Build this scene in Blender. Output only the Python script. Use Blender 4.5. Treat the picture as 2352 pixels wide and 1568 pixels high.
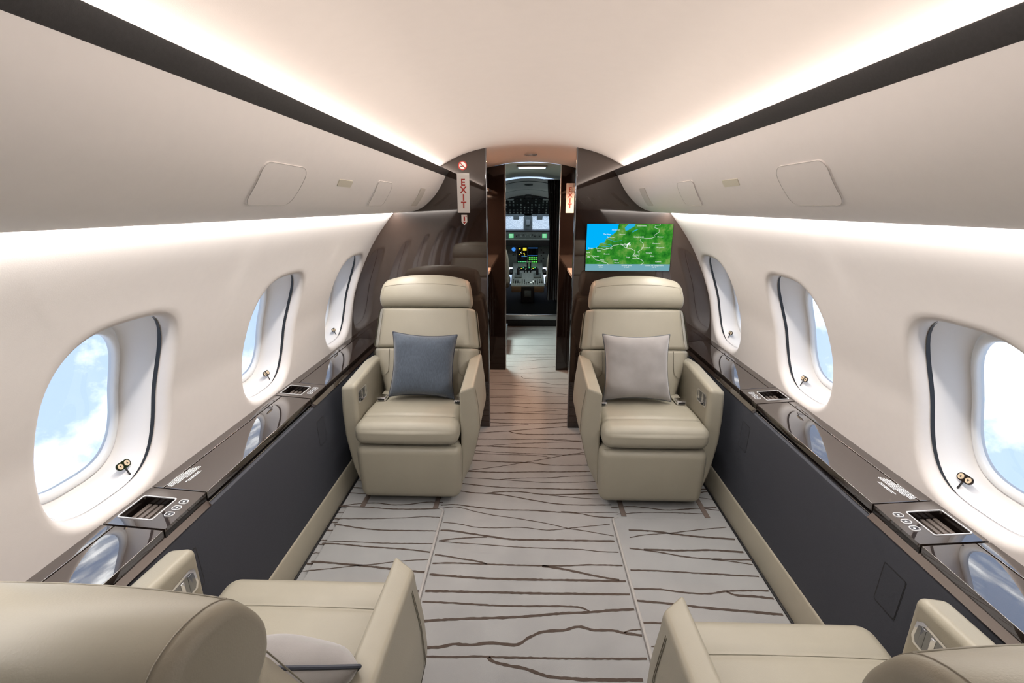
import bpy, bmesh, math, random
import numpy as np
from mathutils import Vector, Matrix, Euler

for _o in list(bpy.data.objects): bpy.data.objects.remove(_o)
random.seed(7)
SC = bpy.context.scene
COL = SC.collection
R = math.radians

# ------------------------------------------------------------------ camera
cam_d = bpy.data.cameras.new('camera'); cam = bpy.data.objects.new('camera', cam_d); COL.objects.link(cam)
cam_d.sensor_width = 36.0; cam_d.sensor_fit = 'HORIZONTAL'; cam_d.lens = 1074.2 / 2352 * 36.0
cam_d.clip_start = 0.02; cam_d.clip_end = 500
cam.location = (-0.0281, 0.0, 1.52); cam.rotation_euler = (math.pi / 2 - 0.2814, 0, 0.0296)
SC.camera = cam
# ------------------------------------------------------------------ view
SC.view_settings.view_transform = 'Standard'; SC.view_settings.look = 'None'
SC.view_settings.exposure = 0.1; SC.view_settings.gamma = 1.0; SC.view_settings.use_curve_mapping = False
SC.cycles.use_denoising = True
SC.cycles.max_bounces = 9; SC.cycles.diffuse_bounces = 5; SC.cycles.glossy_bounces = 4
SC.cycles.use_adaptive_sampling = True; SC.cycles.adaptive_threshold = 0.04; SC.cycles.adaptive_min_samples = 16
SC.cycles.transparent_max_bounces = 12; SC.cycles.caustics_reflective = False; SC.cycles.caustics_refractive = False
SC.cycles.sample_clamp_indirect = 6.0; SC.cycles.blur_glossy = 0.5
# ------------------------------------------------------------------ sky
W = bpy.data.worlds.new('sky'); SC.world = W; W.use_nodes = True
nt = W.node_tree; nt.nodes.clear()
_out = nt.nodes.new('ShaderNodeOutputWorld'); _bg = nt.nodes.new('ShaderNodeBackground')
_tc = nt.nodes.new('ShaderNodeTexCoord'); _mp = nt.nodes.new('ShaderNodeMapping'); _mp.inputs['Scale'].default_value = (1, 1, 1.25)
_mp.inputs['Location'].default_value = (0.35, 0.1, 0.55)
_nz = nt.nodes.new('ShaderNodeTexNoise'); _nz.inputs['Scale'].default_value = 4.6; _nz.inputs['Detail'].default_value = 9; _nz.inputs['Roughness'].default_value = 0.56
_cr = nt.nodes.new('ShaderNodeValToRGB')
_cr.color_ramp.elements[0].position = 0.50; _cr.color_ramp.elements[0].color = (0.36, 0.47, 0.68, 1)
_cr.color_ramp.elements[1].position = 0.68; _cr.color_ramp.elements[1].color = (2.1, 2.1, 2.1, 1)
_e = _cr.color_ramp.elements.new(0.58); _e.color = (0.76, 0.82, 0.94, 1)
nt.links.new(_tc.outputs['Generated'], _mp.inputs['Vector']); nt.links.new(_mp.outputs['Vector'], _nz.inputs['Vector'])
nt.links.new(_nz.outputs['Fac'], _cr.inputs['Fac']); nt.links.new(_cr.outputs['Color'], _bg.inputs['Color'])
nt.links.new(_bg.outputs['Background'], _out.inputs['Surface'])
_bg.inputs['Strength'].default_value = 1.75

# ------------------------------------------------------------------ cabin lamps (LED tubes hidden in the coves)
def area_lamp(name, loc, sx, sy, power, col, rot=(0, 0, 0), label=None, spread=180):
    d = bpy.data.lights.new(name, 'AREA'); d.shape = 'RECTANGLE'; d.size = sx; d.size_y = sy; d.energy = power; d.color = col
    d.spread = R(spread)
    o = bpy.data.objects.new(name, d); COL.objects.link(o); o.location = loc; o.rotation_euler = rot
    return o
Y0, YB = -3.2, 3.049
WARM = (1.0, 0.885, 0.80); WASH = (1.0, 0.95, 0.91)
COVE_W, BEAM_W, WASH_W = 3.7, 2.6, 20.5
YL = 0.15        # the aft zone's lamps are switched off
for s in (-1, 1):
    # ceiling wash: sits behind the dark lip, shining up and inwards on the ceiling
    area_lamp('cove_lamp', (s * 0.560, (YL + YB) / 2, 1.738), 0.020, YB - YL - 0.05, COVE_W, WARM, (0, math.pi - s * R(76), 0))
    area_lamp('cove_beam_lamp', (s * 0.556, (YL + YB) / 2, 1.742), 0.012, YB - YL - 0.05, BEAM_W, WARM, (0, math.pi - s * R(86), 0), spread=84)
    # wall wash: sits in the slot between bin and side wall, shining down
    area_lamp('wall_wash_lamp', (s * 0.850, (YL + YB) / 2, 1.490), 0.016, YB - YL - 0.05, WASH_W, WASH, (0, s * R(-8), 0))

# ------------------------------------------------------------------ materials
MATS = {}
def mat(name, col, rough=0.5, metal=0.0, ior=1.5, spec=0.5, emis=None, es=0.0, coat=0.0, sheen=0.0):
    m = bpy.data.materials.new(name); m.use_nodes = True
    b = m.node_tree.nodes['Principled BSDF']
    b.inputs['Base Color'].default_value = (*col, 1); b.inputs['Roughness'].default_value = rough
    b.inputs['Metallic'].default_value = metal; b.inputs['IOR'].default_value = ior
    b.inputs['Specular IOR Level'].default_value = spec
    if coat: b.inputs['Coat Weight'].default_value = coat; b.inputs['Coat Roughness'].default_value = 0.05
    if sheen: b.inputs['Sheen Weight'].default_value = sheen; b.inputs['Sheen Roughness'].default_value = 0.5
    if emis: b.inputs['Emission Color'].default_value = (*emis, 1); b.inputs['Emission Strength'].default_value = es
    MATS[name] = m
    return m
def add_noise(m, scale, amount, detail=4, bump=0.0, bscale=None, stretch=(1, 1, 1), bdist=0.002):
    """fine colour variation and relief in object space"""
    t = m.node_tree; b = t.nodes['Principled BSDF']; base = tuple(b.inputs['Base Color'].default_value)
    tc = t.nodes.new('ShaderNodeTexCoord'); mp = t.nodes.new('ShaderNodeMapping'); mp.inputs['Scale'].default_value = stretch
    t.links.new(tc.outputs['Object'], mp.inputs['Vector'])
    if amount:
        n = t.nodes.new('ShaderNodeTexNoise'); n.inputs['Scale'].default_value = scale; n.inputs['Detail'].default_value = detail
        t.links.new(mp.outputs['Vector'], n.inputs['Vector'])
        r = t.nodes.new('ShaderNodeValToRGB')
        r.color_ramp.elements[0].position = 0.25; r.color_ramp.elements[1].position = 0.75
        r.color_ramp.elements[0].color = tuple(max(0, c * (1 - amount)) for c in base[:3]) + (1,)
        r.color_ramp.elements[1].color = tuple(min(1, c * (1 + amount)) for c in base[:3]) + (1,)
        t.links.new(n.outputs['Fac'], r.inputs['Fac']); t.links.new(r.outputs['Color'], b.inputs['Base Color'])
    if bump:
        n2 = t.nodes.new('ShaderNodeTexNoise'); n2.inputs['Scale'].default_value = bscale or scale; n2.inputs['Detail'].default_value = 3
        t.links.new(mp.outputs['Vector'], n2.inputs['Vector'])
        bp = t.nodes.new('ShaderNodeBump'); bp.inputs['Strength'].default_value = bump; bp.inputs['Distance'].default_value = bdist
        t.links.new(n2.outputs['Fac'], bp.inputs['Height']); t.links.new(bp.outputs['Normal'], b.inputs['Normal'])
    return m
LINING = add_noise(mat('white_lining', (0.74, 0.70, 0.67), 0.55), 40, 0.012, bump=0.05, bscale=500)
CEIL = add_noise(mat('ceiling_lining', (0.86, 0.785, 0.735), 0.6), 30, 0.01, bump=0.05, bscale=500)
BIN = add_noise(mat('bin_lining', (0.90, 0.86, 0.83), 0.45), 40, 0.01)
REVEAL = mat('window_reveal', (0.80, 0.78, 0.76), 0.4)
FRAME = mat('window_frame_white', (0.85, 0.86, 0.86), 0.35)
STRIP = add_noise(mat('cove_strip_dark', (0.036, 0.034, 0.034), 0.55), 200, 0.15, bump=0.1, bscale=700)
WOOD = add_noise(mat('gloss_dark_veneer', (0.032, 0.020, 0.015), 0.03, ior=1.85), 8, 0.15, stretch=(60, 60, 1.0))
LEDGE = add_noise(mat('gloss_ledge_veneer', (0.030, 0.021, 0.017), 0.025, ior=2.7), 6, 0.2, stretch=(50, 1, 50))
BLACKG = mat('black_gloss', (0.010, 0.007, 0.006), 0.05, ior=1.6)
BLACK = mat('black_matte', (0.008, 0.008, 0.009), 0.5)
PANEL = add_noise(mat('side_panel_fabric', (0.029, 0.032, 0.042), 0.7), 300, 0.12, bump=0.2, bscale=900)
LEATHER = add_noise(mat('cream_leather', (0.305, 0.282, 0.222), 0.44, spec=0.45), 9, 0.03, bump=0.12, bscale=420)
SEAM = mat('leather_seam', (0.225, 0.205, 0.16), 0.6)
CHROME = mat('chrome', (0.80, 0.80, 0.82), 0.08, metal=1.0)
RIM = mat('satin_silver', (0.86, 0.87, 0.88), 0.28, metal=0.35)
RIB = mat('pocket_rib_brown', (0.14, 0.115, 0.10), 0.25)
STEEL = mat('brushed_steel', (0.55, 0.55, 0.55), 0.3, metal=1.0)
DCHROME = mat('dark_chrome', (0.25, 0.26, 0.28), 0.12, metal=1.0)
CARPET = add_noise(mat('carpet', (0.322, 0.326, 0.325), 0.95, spec=0.1, sheen=0.4), 5, 0.10, detail=6, bump=0.6, bscale=900, bdist=0.003)
CLINE = add_noise(mat('carpet_line_brown', (0.075, 0.058, 0.048), 0.95, spec=0.1), 300, 0.2)
BIND = mat('rug_binding', (0.38, 0.37, 0.355), 0.9, spec=0.1)
TRACK = mat('seat_track_cover', (0.13, 0.10, 0.085), 0.8)
BLUEFAB = add_noise(mat('slate_blue_linen', (0.055, 0.073, 0.100), 0.85, sheen=0.3), 60, 0.25, detail=8, bump=0.3, bscale=800, stretch=(3, 1, 1))
GREYFAB = add_noise(mat('grey_velvet', (0.25, 0.235, 0.228), 0.8, sheen=0.6), 14, 0.10, bump=0.2, bscale=800)
NAVY = mat('navy_piping', (0.025, 0.03, 0.045), 0.6)
GREYPIPE = mat('dark_grey_piping', (0.08, 0.085, 0.09), 0.6)
SIGNW = mat('sign_white', (0.82, 0.80, 0.78), 0.35)
SIGNR = mat('sign_red', (0.42, 0.035, 0.025), 0.4)
BEIGEBTN = mat('beige_button', (0.72, 0.58, 0.40), 0.5)
LENS = mat('amber_light_cover', (0.74, 0.70, 0.58), 0.3)
VENT = mat('vent_grey', (0.66, 0.63, 0.58), 0.5)
GAP = mat('panel_joint', (0.60, 0.575, 0.55), 0.7)
WHITEP = mat('white_print', (0.75, 0.78, 0.80), 0.5)
COUNTER = mat('counter_laminate', (0.62, 0.50, 0.42), 0.35)
CKGREY = add_noise(mat('cockpit_grey', (0.16, 0.19, 0.18), 0.5), 60, 0.2)
CKLIGHT = add_noise(mat('pedestal_grey', (0.36, 0.40, 0.38), 0.5), 80, 0.2)
CKCEIL = mat('cockpit_lining', (0.55, 0.57, 0.52), 0.7)
SHEEP = add_noise(mat('pilot_seat_cream', (0.55, 0.50, 0.40), 0.8), 60, 0.2, bump=0.5, bscale=200)
TAN = mat('pedestal_tan', (0.26, 0.16, 0.08), 0.6)
CURT = mat('curtain_charcoal', (0.018, 0.017, 0.018), 0.7)
def emit(name, col, s):
    m = bpy.data.materials.new(name); m.use_nodes = True; t = m.node_tree; t.nodes.clear()
    e = t.nodes.new('ShaderNodeEmission'); e.inputs['Color'].default_value = (*col, 1); e.inputs['Strength'].default_value = s
    o = t.nodes.new('ShaderNodeOutputMaterial'); t.links.new(e.outputs[0], o.inputs['Surface']); MATS[name] = m
    return m
def glass_mat():
    m = bpy.data.materials.new('window_glass'); m.use_nodes = True; t = m.node_tree; t.nodes.clear()
    tr = t.nodes.new('ShaderNodeBsdfTransparent'); tr.inputs['Color'].default_value = (0.96, 0.98, 0.99, 1)
    gl = t.nodes.new('ShaderNodeBsdfGlossy'); gl.inputs['Roughness'].default_value = 0.02
    fr = t.nodes.new('ShaderNodeFresnel'); fr.inputs['IOR'].default_value = 1.45
    mx = t.nodes.new('ShaderNodeMixShader'); o = t.nodes.new('ShaderNodeOutputMaterial')
    t.links.new(fr.outputs[0], mx.inputs[0]); t.links.new(tr.outputs[0], mx.inputs[1]); t.links.new(gl.outputs[0], mx.inputs[2])
    t.links.new(mx.outputs[0], o.inputs['Surface']); return m
GLASS = glass_mat()

# ------------------------------------------------------------------ mesh helpers
def link(o, parent=None):
    COL.objects.link(o)
    if parent is not None: o.parent = parent
    return o
def mesh(name, V, F, m, parent=None, smooth=True, ang=38, mi=None):
    me = bpy.data.meshes.new(name); me.from_pydata([tuple(map(float, v)) for v in V], [], [tuple(f) for f in F])
    for mm in (m if isinstance(m, (list, tuple)) else [m]): me.materials.append(mm)
    if mi is not None:
        for p, k in zip(me.polygons, mi): p.material_index = k
    if smooth:
        for p in me.polygons: p.use_smooth = True
        if ang < 180: me.set_sharp_from_angle(angle=R(ang))
    me.update()
    return link(bpy.data.objects.new(name, me), parent)
def empty(name, loc=(0, 0, 0), rz=0.0):
    o = bpy.data.objects.new(name, None); COL.objects.link(o); o.location = loc; o.rotation_euler = (0, 0, rz); o.empty_display_size = 0.05
    return o
def tag(o, label=None, cat=None, group=None, kind=None):
    if label: o['label'] = label
    if cat: o['category'] = cat
    if group: o['group'] = group
    if kind: o['kind'] = kind
    return o
class MB:
    """collects shapes into one mesh"""
    def __init__(s): s.V = []; s.F = []
    def add(s, V, F, flip=False):
        n = len(s.V); s.V += [tuple(v) for v in V]
        s.F += [tuple(n + i for i in (reversed(f) if flip else f)) for f in F]
        return s
    def box(s, x0, x1, y0, y1, z0, z1):
        V = [(x, y, z) for z in (z0, z1) for y in (y0, y1) for x in (x0, x1)]
        return s.add(V, [(0, 2, 3, 1), (4, 5, 7, 6), (0, 1, 5, 4), (2, 6, 7, 3), (0, 4, 6, 2), (1, 3, 7, 5)])
    def build(s, name, m, parent=None, fn=None, flip=False, **k):
        V = [fn(*v) for v in s.V] if fn else s.V
        F = [tuple(reversed(f)) for f in s.F] if flip else s.F
        return mesh(name, V, F, m, parent, **k)
def rbox(hx, hy, hz, r, seg=3, div=(1, 1, 1)):
    """rounded box centred on the origin: V, F"""
    r = min(r, hx * .999, hy * .999, hz * .999)
    def samples(h, n):
        i = h - r; t = [i + r * math.tan(R(45) * k / seg) for k in range(1, seg + 1)]
        return [-a for a in reversed(t)] + [-i + 2 * i * k / n for k in range(n + 1)] + t
    sx, sy, sz = samples(hx, div[0]), samples(hy, div[1]), samples(hz, div[2])
    idx = {}; V = []; F = []
    def vid(p):
        k = tuple(round(c, 6) for c in p)
        if k not in idx:
            c = [max(-(h - r), min(h - r, q)) for q, h in zip(p, (hx, hy, hz))]
            d = [a - b for a, b in zip(p, c)]; L = math.sqrt(sum(a * a for a in d)) or 1
            idx[k] = len(V); V.append(tuple(b + r * a / L for a, b in zip(d, c)))
        return idx[k]
    def face(A, B, f, flip):
        for i in range(len(A) - 1):
            for j in range(len(B) - 1):
                q = [vid(f(A[i], B[j])), vid(f(A[i + 1], B[j])), vid(f(A[i + 1], B[j + 1])), vid(f(A[i], B[j + 1]))]
                F.append(tuple(reversed(q)) if flip else tuple(q))
    face(sx, sy, lambda a, b: (a, b, hz), False); face(sx, sy, lambda a, b: (a, b, -hz), True)
    face(sx, sz, lambda a, b: (a, -hy, b), False); face(sx, sz, lambda a, b: (a, hy, b), True)
    face(sy, sz, lambda a, b: (hx, a, b), False); face(sy, sz, lambda a, b: (-hx, a, b), True)
    return V, F
def rb(x0, x1, y0, y1, z0, z1, r, seg=3, div=(1, 1, 1)):
    V, F = rbox((x1 - x0) / 2, (y1 - y0) / 2, (z1 - z0) / 2, r, seg, div)
    c = ((x0 + x1) / 2, (y0 + y1) / 2, (z0 + z1) / 2)
    return [(v[0] + c[0], v[1] + c[1], v[2] + c[2]) for v in V], F
def tube(P, r, n=8, closed=False):
    """round tube along points"""
    P = [Vector(p) for p in P]; V = []; F = []; m = len(P); up = None
    for i, p in enumerate(P):
        a = P[(i - 1) % m] if (closed or i > 0) else p; b = P[(i + 1) % m] if (closed or i < m - 1) else p
        t = (b - a).normalized()
        if up is None: up = t.orthogonal().normalized()
        up = (up - t * up.dot(t)).normalized(); s = t.cross(up)
        for k in range(n):
            a_ = 2 * math.pi * k / n; V.append(tuple(p + (up * math.cos(a_) + s * math.sin(a_)) * r))
    for i in range(m if closed else m - 1):
        for k in range(n):
            F.append((i * n + k, i * n + (k + 1) % n, ((i + 1) % m) * n + (k + 1) % n, ((i + 1) % m) * n + k))
    if not closed:
        F.append(tuple(reversed(range(n)))); F.append(tuple((m - 1) * n + k for k in range(n)))
    return V, F
def prism(poly, y0, y1, ny=1):
    """closed polygon in x,z swept along y"""
    n = len(poly); V = []; F = []
    area = sum(poly[i][0] * poly[(i + 1) % n][1] - poly[(i + 1) % n][0] * poly[i][1] for i in range(n))
    if area < 0: poly = poly[::-1]
    for j in range(ny + 1):
        y = y0 + (y1 - y0) * j / ny; V += [(x, y, z) for x, z in poly]
    for j in range(ny):
        for i in range(n): a = j * n + i; b = j * n + (i + 1) % n; F.append((a, b, b + n, a + n))
    F.append(tuple(reversed(range(n)))) ; F.append(tuple(ny * n + i for i in range(n)))
    # orientation: polygon ccw in (x,z); looking along +y this is cw, so flip sides
    F = [tuple(reversed(f)) for f in F]
    return V, F
def sheet(rows):
    """grid of rows of points"""
    n = len(rows[0]); V = [p for r in rows for p in r]; F = []
    for j in range(len(rows) - 1):
        for i in range(n - 1): F.append((j * n + i, j * n + i + 1, (j + 1) * n + i + 1, (j + 1) * n + i))
    return V, F
def smooth_curve(P, n):
    P = np.array(P, float); d = np.r_[0, np.cumsum(np.hypot(*np.diff(P, axis=0).T))]
    m = len(P); T = np.zeros_like(P)
    for i in range(m):
        if 0 < i < m - 1: T[i] = (P[i + 1] - P[i - 1]) / (d[i + 1] - d[i - 1])
        elif i == 0: T[i] = (P[1] - P[0]) / (d[1] - d[0])
        else: T[i] = (P[-1] - P[-2]) / (d[-1] - d[-2])
    out = []
    for s in np.linspace(0, d[-1], n):
        k = min(max(np.searchsorted(d, s) - 1, 0), m - 2); h = d[k + 1] - d[k]; t = (s - d[k]) / h
        out.append((2*t**3 - 3*t**2 + 1) * P[k] + (t**3 - 2*t**2 + t) * h * T[k] + (-2*t**3 + 3*t**2) * P[k + 1] + (t**3 - t**2) * h * T[k + 1])
    return np.array(out)
FONT_CACHE = {}
def text_mesh(txt, size, align='CENTER', bold=0.0):
    """flat lettering as V, F in its own x,y plane"""
    key = (txt, size, align)
    if key in FONT_CACHE: return FONT_CACHE[key]
    c = bpy.data.curves.new('lettering', 'FONT'); c.body = txt; c.size = size; c.align_x = align; c.align_y = 'CENTER'; c.resolution_u = 3; c.offset = bold
    o = bpy.data.objects.new('lettering', c); COL.objects.link(o)
    bpy.context.view_layer.update()
    me = o.evaluated_get(bpy.context.evaluated_depsgraph_get()).to_mesh()
    V = [tuple(v.co) for v in me.vertices]; F = [tuple(p.vertices) for p in me.polygons]
    bpy.data.objects.remove(o); bpy.data.curves.remove(c)
    FONT_CACHE[key] = (V, F)
    return V, F
def rrect(w, h, r, n=5):
    """rounded rectangle outline, ccw"""
    P = []
    for cx, cy, a0 in ((w/2 - r, h/2 - r, 0), (-w/2 + r, h/2 - r, 90), (-w/2 + r, -h/2 + r, 180), (w/2 - r, -h/2 + r, 270)):
        for k in range(n + 1):
            a = R(a0 + 90 * k / n); P.append((cx + r * math.cos(a), cy + r * math.sin(a)))
    return P
def plate(outline, d, lift=0.0):
    """solid plate from an outline in u,v with thickness d along w: V,F"""
    n = len(outline); V = [(u, v, lift) for u, v in outline] + [(u, v, lift + d) for u, v in outline]
    F = [tuple(reversed(range(n))), tuple(range(n, 2 * n))] + [(i, (i + 1) % n, n + (i + 1) % n, n + i) for i in range(n)]
    return V, F
def ring(outer, inner, d, lift=0.0):
    n = len(outer); V = [(u, v, lift) for u, v in outer] + [(u, v, lift) for u, v in inner] + [(u, v, lift + d) for u, v in outer] + [(u, v, lift + d) for u, v in inner]
    F = []
    for i in range(n):
        j = (i + 1) % n
        F += [(2*n + i, 2*n + j, 3*n + j, 3*n + i), (i, j, 2*n + j, 2*n + i), (n + j, n + i, 3*n + i, 3*n + j), (j, i, n + i, n + j)]
    return V, F
def place(VF, origin, ux, uy, uz):
    o, a, b, c = (Vector(q) for q in (origin, ux, uy, uz))
    return [tuple(o + a * v[0] + b * v[1] + c * v[2]) for v in VF[0]], VF[1]

# ================================================================== STRUCTURE
# side wall section (x outboard, z), top to bottom, and ceiling section
WALLP = smooth_curve([(.868, 1.481), (.93, 1.406), (.997, 1.317), (1.048, 1.233), (1.086, 1.158), (1.126, 1.066), (1.168, .95), (1.188, .86), (1.203, .77), (1.216, .66), (1.220, .60)], 400)
WS = np.r_[0, np.cumsum(np.hypot(*np.diff(WALLP, axis=0).T))]
def wall_pt(s):
    s = min(max(s, 0), WS[-1]); return np.interp(s, WS, WALLP[:, 0]), np.interp(s, WS, WALLP[:, 1])
def wall_n(s):
    a = wall_pt(s - .01); b = wall_pt(s + .01); t = np.array([b[0] - a[0], b[1] - a[1]]); t /= np.hypot(*t)
    return -t[1], t[0]          # outward (away from the cabin)
def wall_s(z): return float(np.interp(-z, -WALLP[:, 1], WS))
def wp(side, y, s, d=0.0):
    x, z = wall_pt(s); n = wall_n(s); return (side * (x + n[0] * d), y, z + n[1] * d)
CEILP = smooth_curve([(0, 1.888), (.14, 1.882), (.28, 1.861), (.425, 1.822), (.565, 1.753), (.66, 1.69), (.76, 1.60), (.868, 1.481)], 40)
PITCH = 0.835
WIN_Y = [1.155 + PITCH * k for k in (2, 1, 0, -1, -2, -3, -4)]; WIN_Y[0] = 2.815
WA, WN = 0.208, 3.1
S_TOP, S_BOT = wall_s(1.222), wall_s(.685)
WSC, WB = (S_TOP + S_BOT) / 2, (S_BOT - S_TOP) / 2
def bounds(k):
    hi = YB + .003 if k == 0 else (WIN_Y[k] + WIN_Y[k - 1]) / 2
    lo = Y0 if k == len(WIN_Y) - 1 else (WIN_Y[k] + WIN_Y[k + 1]) / 2
    return lo, hi
def win_dir(c, s_):
    rho = (abs(c) ** WN + abs(s_) ** WN) ** (-1 / WN); return c * rho, s_ * rho
NS = 26
def cell_boundary(yc, lo, hi):
    P = []
    s0, s1 = 0.0, WS[-1]
    for i in range(NS): P.append((hi, s1 + (s0 - s1) * i / NS))
    for i in range(NS): P.append((hi + (lo - hi) * i / NS, s0))
    for i in range(NS): P.append((lo, s0 + (s1 - s0) * i / NS))
    for i in range(NS): P.append((lo + (hi - lo) * i / NS, s1))
    return P
LIP = [(1.085, 0.0), (1.06, .0015), (1.035, .006), (1.015, .013), (1.0, .024), (.99, .038), (.984, .052)]
for side, sn in ((-1, 'left'), (1, 'right')):
    wb = MB()
    for k, yc in enumerate(WIN_Y):
        lo, hi = bounds(k); B = cell_boundary(yc, lo, hi); n = len(B); rows = []
        dirs = []
        for (y, s) in B:
            c, t = (y - yc) / WA, (s - WSC) / WB; L = math.hypot(c, t); dirs.append(win_dir(c / L, t / L))
        for t in (1.0, .75, .5, .3, .15, .06):
            rows.append([wp(side, (yc + LIP[0][0] * WA * c) * (1 - t) + y * t, (WSC + LIP[0][0] * WB * q) * (1 - t) + s * t) for (y, s), (c, q) in zip(B, dirs)])
        for sc, d in LIP: rows.append([wp(side, yc + sc * WA * c, WSC + sc * WB * q, d) for c, q in dirs])
        V = [p for r in rows for p in r]; F = []
        for j in range(len(rows) - 1):
            for i in range(n):
                a, b = j * n + i, j * n + (i + 1) % n; F.append((a, b, b + n, a + n))
        wb.add(V, F, flip=(side < 0))
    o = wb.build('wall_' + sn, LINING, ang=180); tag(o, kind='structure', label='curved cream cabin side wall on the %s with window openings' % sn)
    for k, yc in enumerate(WIN_Y):
        n = 80; D = [win_dir(math.cos(2 * math.pi * i / n), math.sin(2 * math.pi * i / n)) for i in range(n)]
        def band(prof, fn=None):
            rows = [[wp(side, yc + sy * WA * c, WSC + ds + ss * WB * q, d) for c, q in D] for sy, ss, ds, d in prof]
            V = [p for r in rows for p in r]; F = []
            for j in range(len(rows) - 1):
                for i in range(n):
                    a, b = j * n + i, j * n + (i + 1) % n; f = (a, b, b + n, a + n); F.append(f if side > 0 else tuple(reversed(f)))
            return V, F
        w = empty('window_%d' % (k + 1 + (7 if side > 0 else 0)), (0, 0, 0)); tag(w, kind='structure')
        V, F = band([(.984, .984, 0, .0515), (.975, .972, .001, .056), (.945, .93, .008, .085), (.905, .87, .020, .120), (.875, .83, .026, .136), (.86, .81, .028, .142)]); mesh('reveal', V, F, REVEAL, w, ang=180)
        V, F = band([(.86, .81, .028, .1415), (.845, .79, .029, .135), (.82, .765, .029, .132), (.795, .735, .030, .134), (.78, .715, .030, .142), (.775, .71, .030, .158)]); mesh('window_frame', V, F, FRAME, w, ang=180)
        # dark slot the shade slides in, widest fore and aft
        rows = []
        for e in (0, 1):
            rows.append([wp(side, yc + (.9815 - .004) * WA * c, WSC + (.9815 - .004) * WB * q, .040 + e * (.0015 + .019 * max(0, c - .40) + .004 * max(0, -c - .6))) for c, q in D])
        V = rows[0] + rows[1]; F = [(i, (i + 1) % n, n + (i + 1) % n, n + i) for i in range(n)]
        mesh('shade_slot', V, F if side > 0 else [tuple(reversed(f)) for f in F], BLACK, w)
        rows = [[wp(side, yc + sc * .778 * WA * c, WSC + .030 + sc * .713 * WB * q, .150) for c, q in D] for sc in (1, .66, .3, .01)]
        V = [p for r in rows for p in r]; F = []
        for j in range(3):
            for i in range(n):
                a, b = j * n + i, j * n + (i + 1) % n; f = (a, b, b + n, a + n); F.append(f if side > 0 else tuple(reversed(f)))
        mesh('pane', V, F, GLASS, w, ang=180)
        if k < 5:
            # shade switch at the foot of the reveal
            yo = yc + .105
            p0 = Vector(wp(side, yo, WSC + .001 + .955 * .968 * WB, .058)); p1 = Vector(wp(side, yo, WSC + .008 + .955 * .925 * WB, .085))
            uy = Vector((0, 1, 0)); up2 = Vector((side * .45, 0, 1)).normalized(); nz2 = Vector((-side, 0, .45)).normalized()
            ctr = p0 + up2 * .022 + nz2 * .001
            pill = rrect(.050, .024, .0118, 6)
            sw = mesh('shade_switch', *place(plate(pill, .003), ctr + up2 * .012, uy, up2, nz2), BLACKG, w)
            V, F = place(plate(rrect(.005, .030, .002, 2), .002), ctr - up2 * .010, uy, up2, nz2); mesh('switch_stem', V, F, BLACK, sw)
            for e in (-1, 1):
                circ = [(math.cos(R(a)) * .0088 + e * .012, math.sin(R(a)) * .0088) for a in range(0, 360, 24)]
                mesh('switch_button', *place(plate(circ, .0015, .003), ctr + up2 * .012, uy, up2, nz2), BEIGEBTN, sw)
                tri = [(e * .012 - .0035, -.003 * e), (e * .012 + .0035, -.003 * e), (e * .012, .004 * e)]
                if e < 0: tri = tri[::-1]
                mesh('arrow_mark', *place(plate(tri, .0006, .0045), ctr + up2 * .012, uy, up2, nz2), BLACK, sw, smooth=False)
# ceiling
rows = []
cp = [(-x, z) for x, z in CEILP[:0:-1]] + [(x, z) for x, z in CEILP]
for y in np.linspace(Y0, YB + .003, 9): rows.append([(x, y, z) for x, z in cp])
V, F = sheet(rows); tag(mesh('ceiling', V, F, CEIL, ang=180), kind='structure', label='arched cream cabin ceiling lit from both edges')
# floor slab and carpet lines
fl = MB().add(*rb(-1.25, 1.25, Y0, 6.0, -.06, 0, .002)).build('floor', CARPET, smooth=False); tag(fl, kind='structure', label='taupe patterned carpet floor')
# aft end wall (behind the camera)
mb = MB().box(-1.3, 1.3, Y0 - .04, Y0, 0, 1.95); tag(mb.build('wall_back', WOOD, smooth=False), kind='structure')

# forward partition, gloss veneer, either side of the aisle opening
DX = .281
for side, sn in ((-1, 'left'), (1, 'right')):
    poly = [(DX, 0), (1.26, 0), (1.26, .66), (1.245, .80), (1.20, 1.0), (1.10, 1.25), (.93, 1.45), (.80, 1.60), (.66, 1.72), (.565, 1.775), (.425, 1.838), (DX, 1.878)]
    V, F = prism([(side * x, z) for x, z in poly], YB, YB + .045)
    tag(mesh('wall_front_' + sn, V, F, WOOD, smooth=False), kind='structure', label='glossy dark veneer partition on the %s of the aisle' % sn)
    V, F = rb(side * (DX - .002) - .0035, side * (DX - .002) + .0035, YB - .002, YB + .050, 0.0, 1.868, .003, 2)
    tag(mesh('trim_%d' % (1 if side < 0 else 2), V, F, DCHROME), kind='structure', label='thin polished metal edge on the %s side of the aisle opening' % sn)

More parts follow.
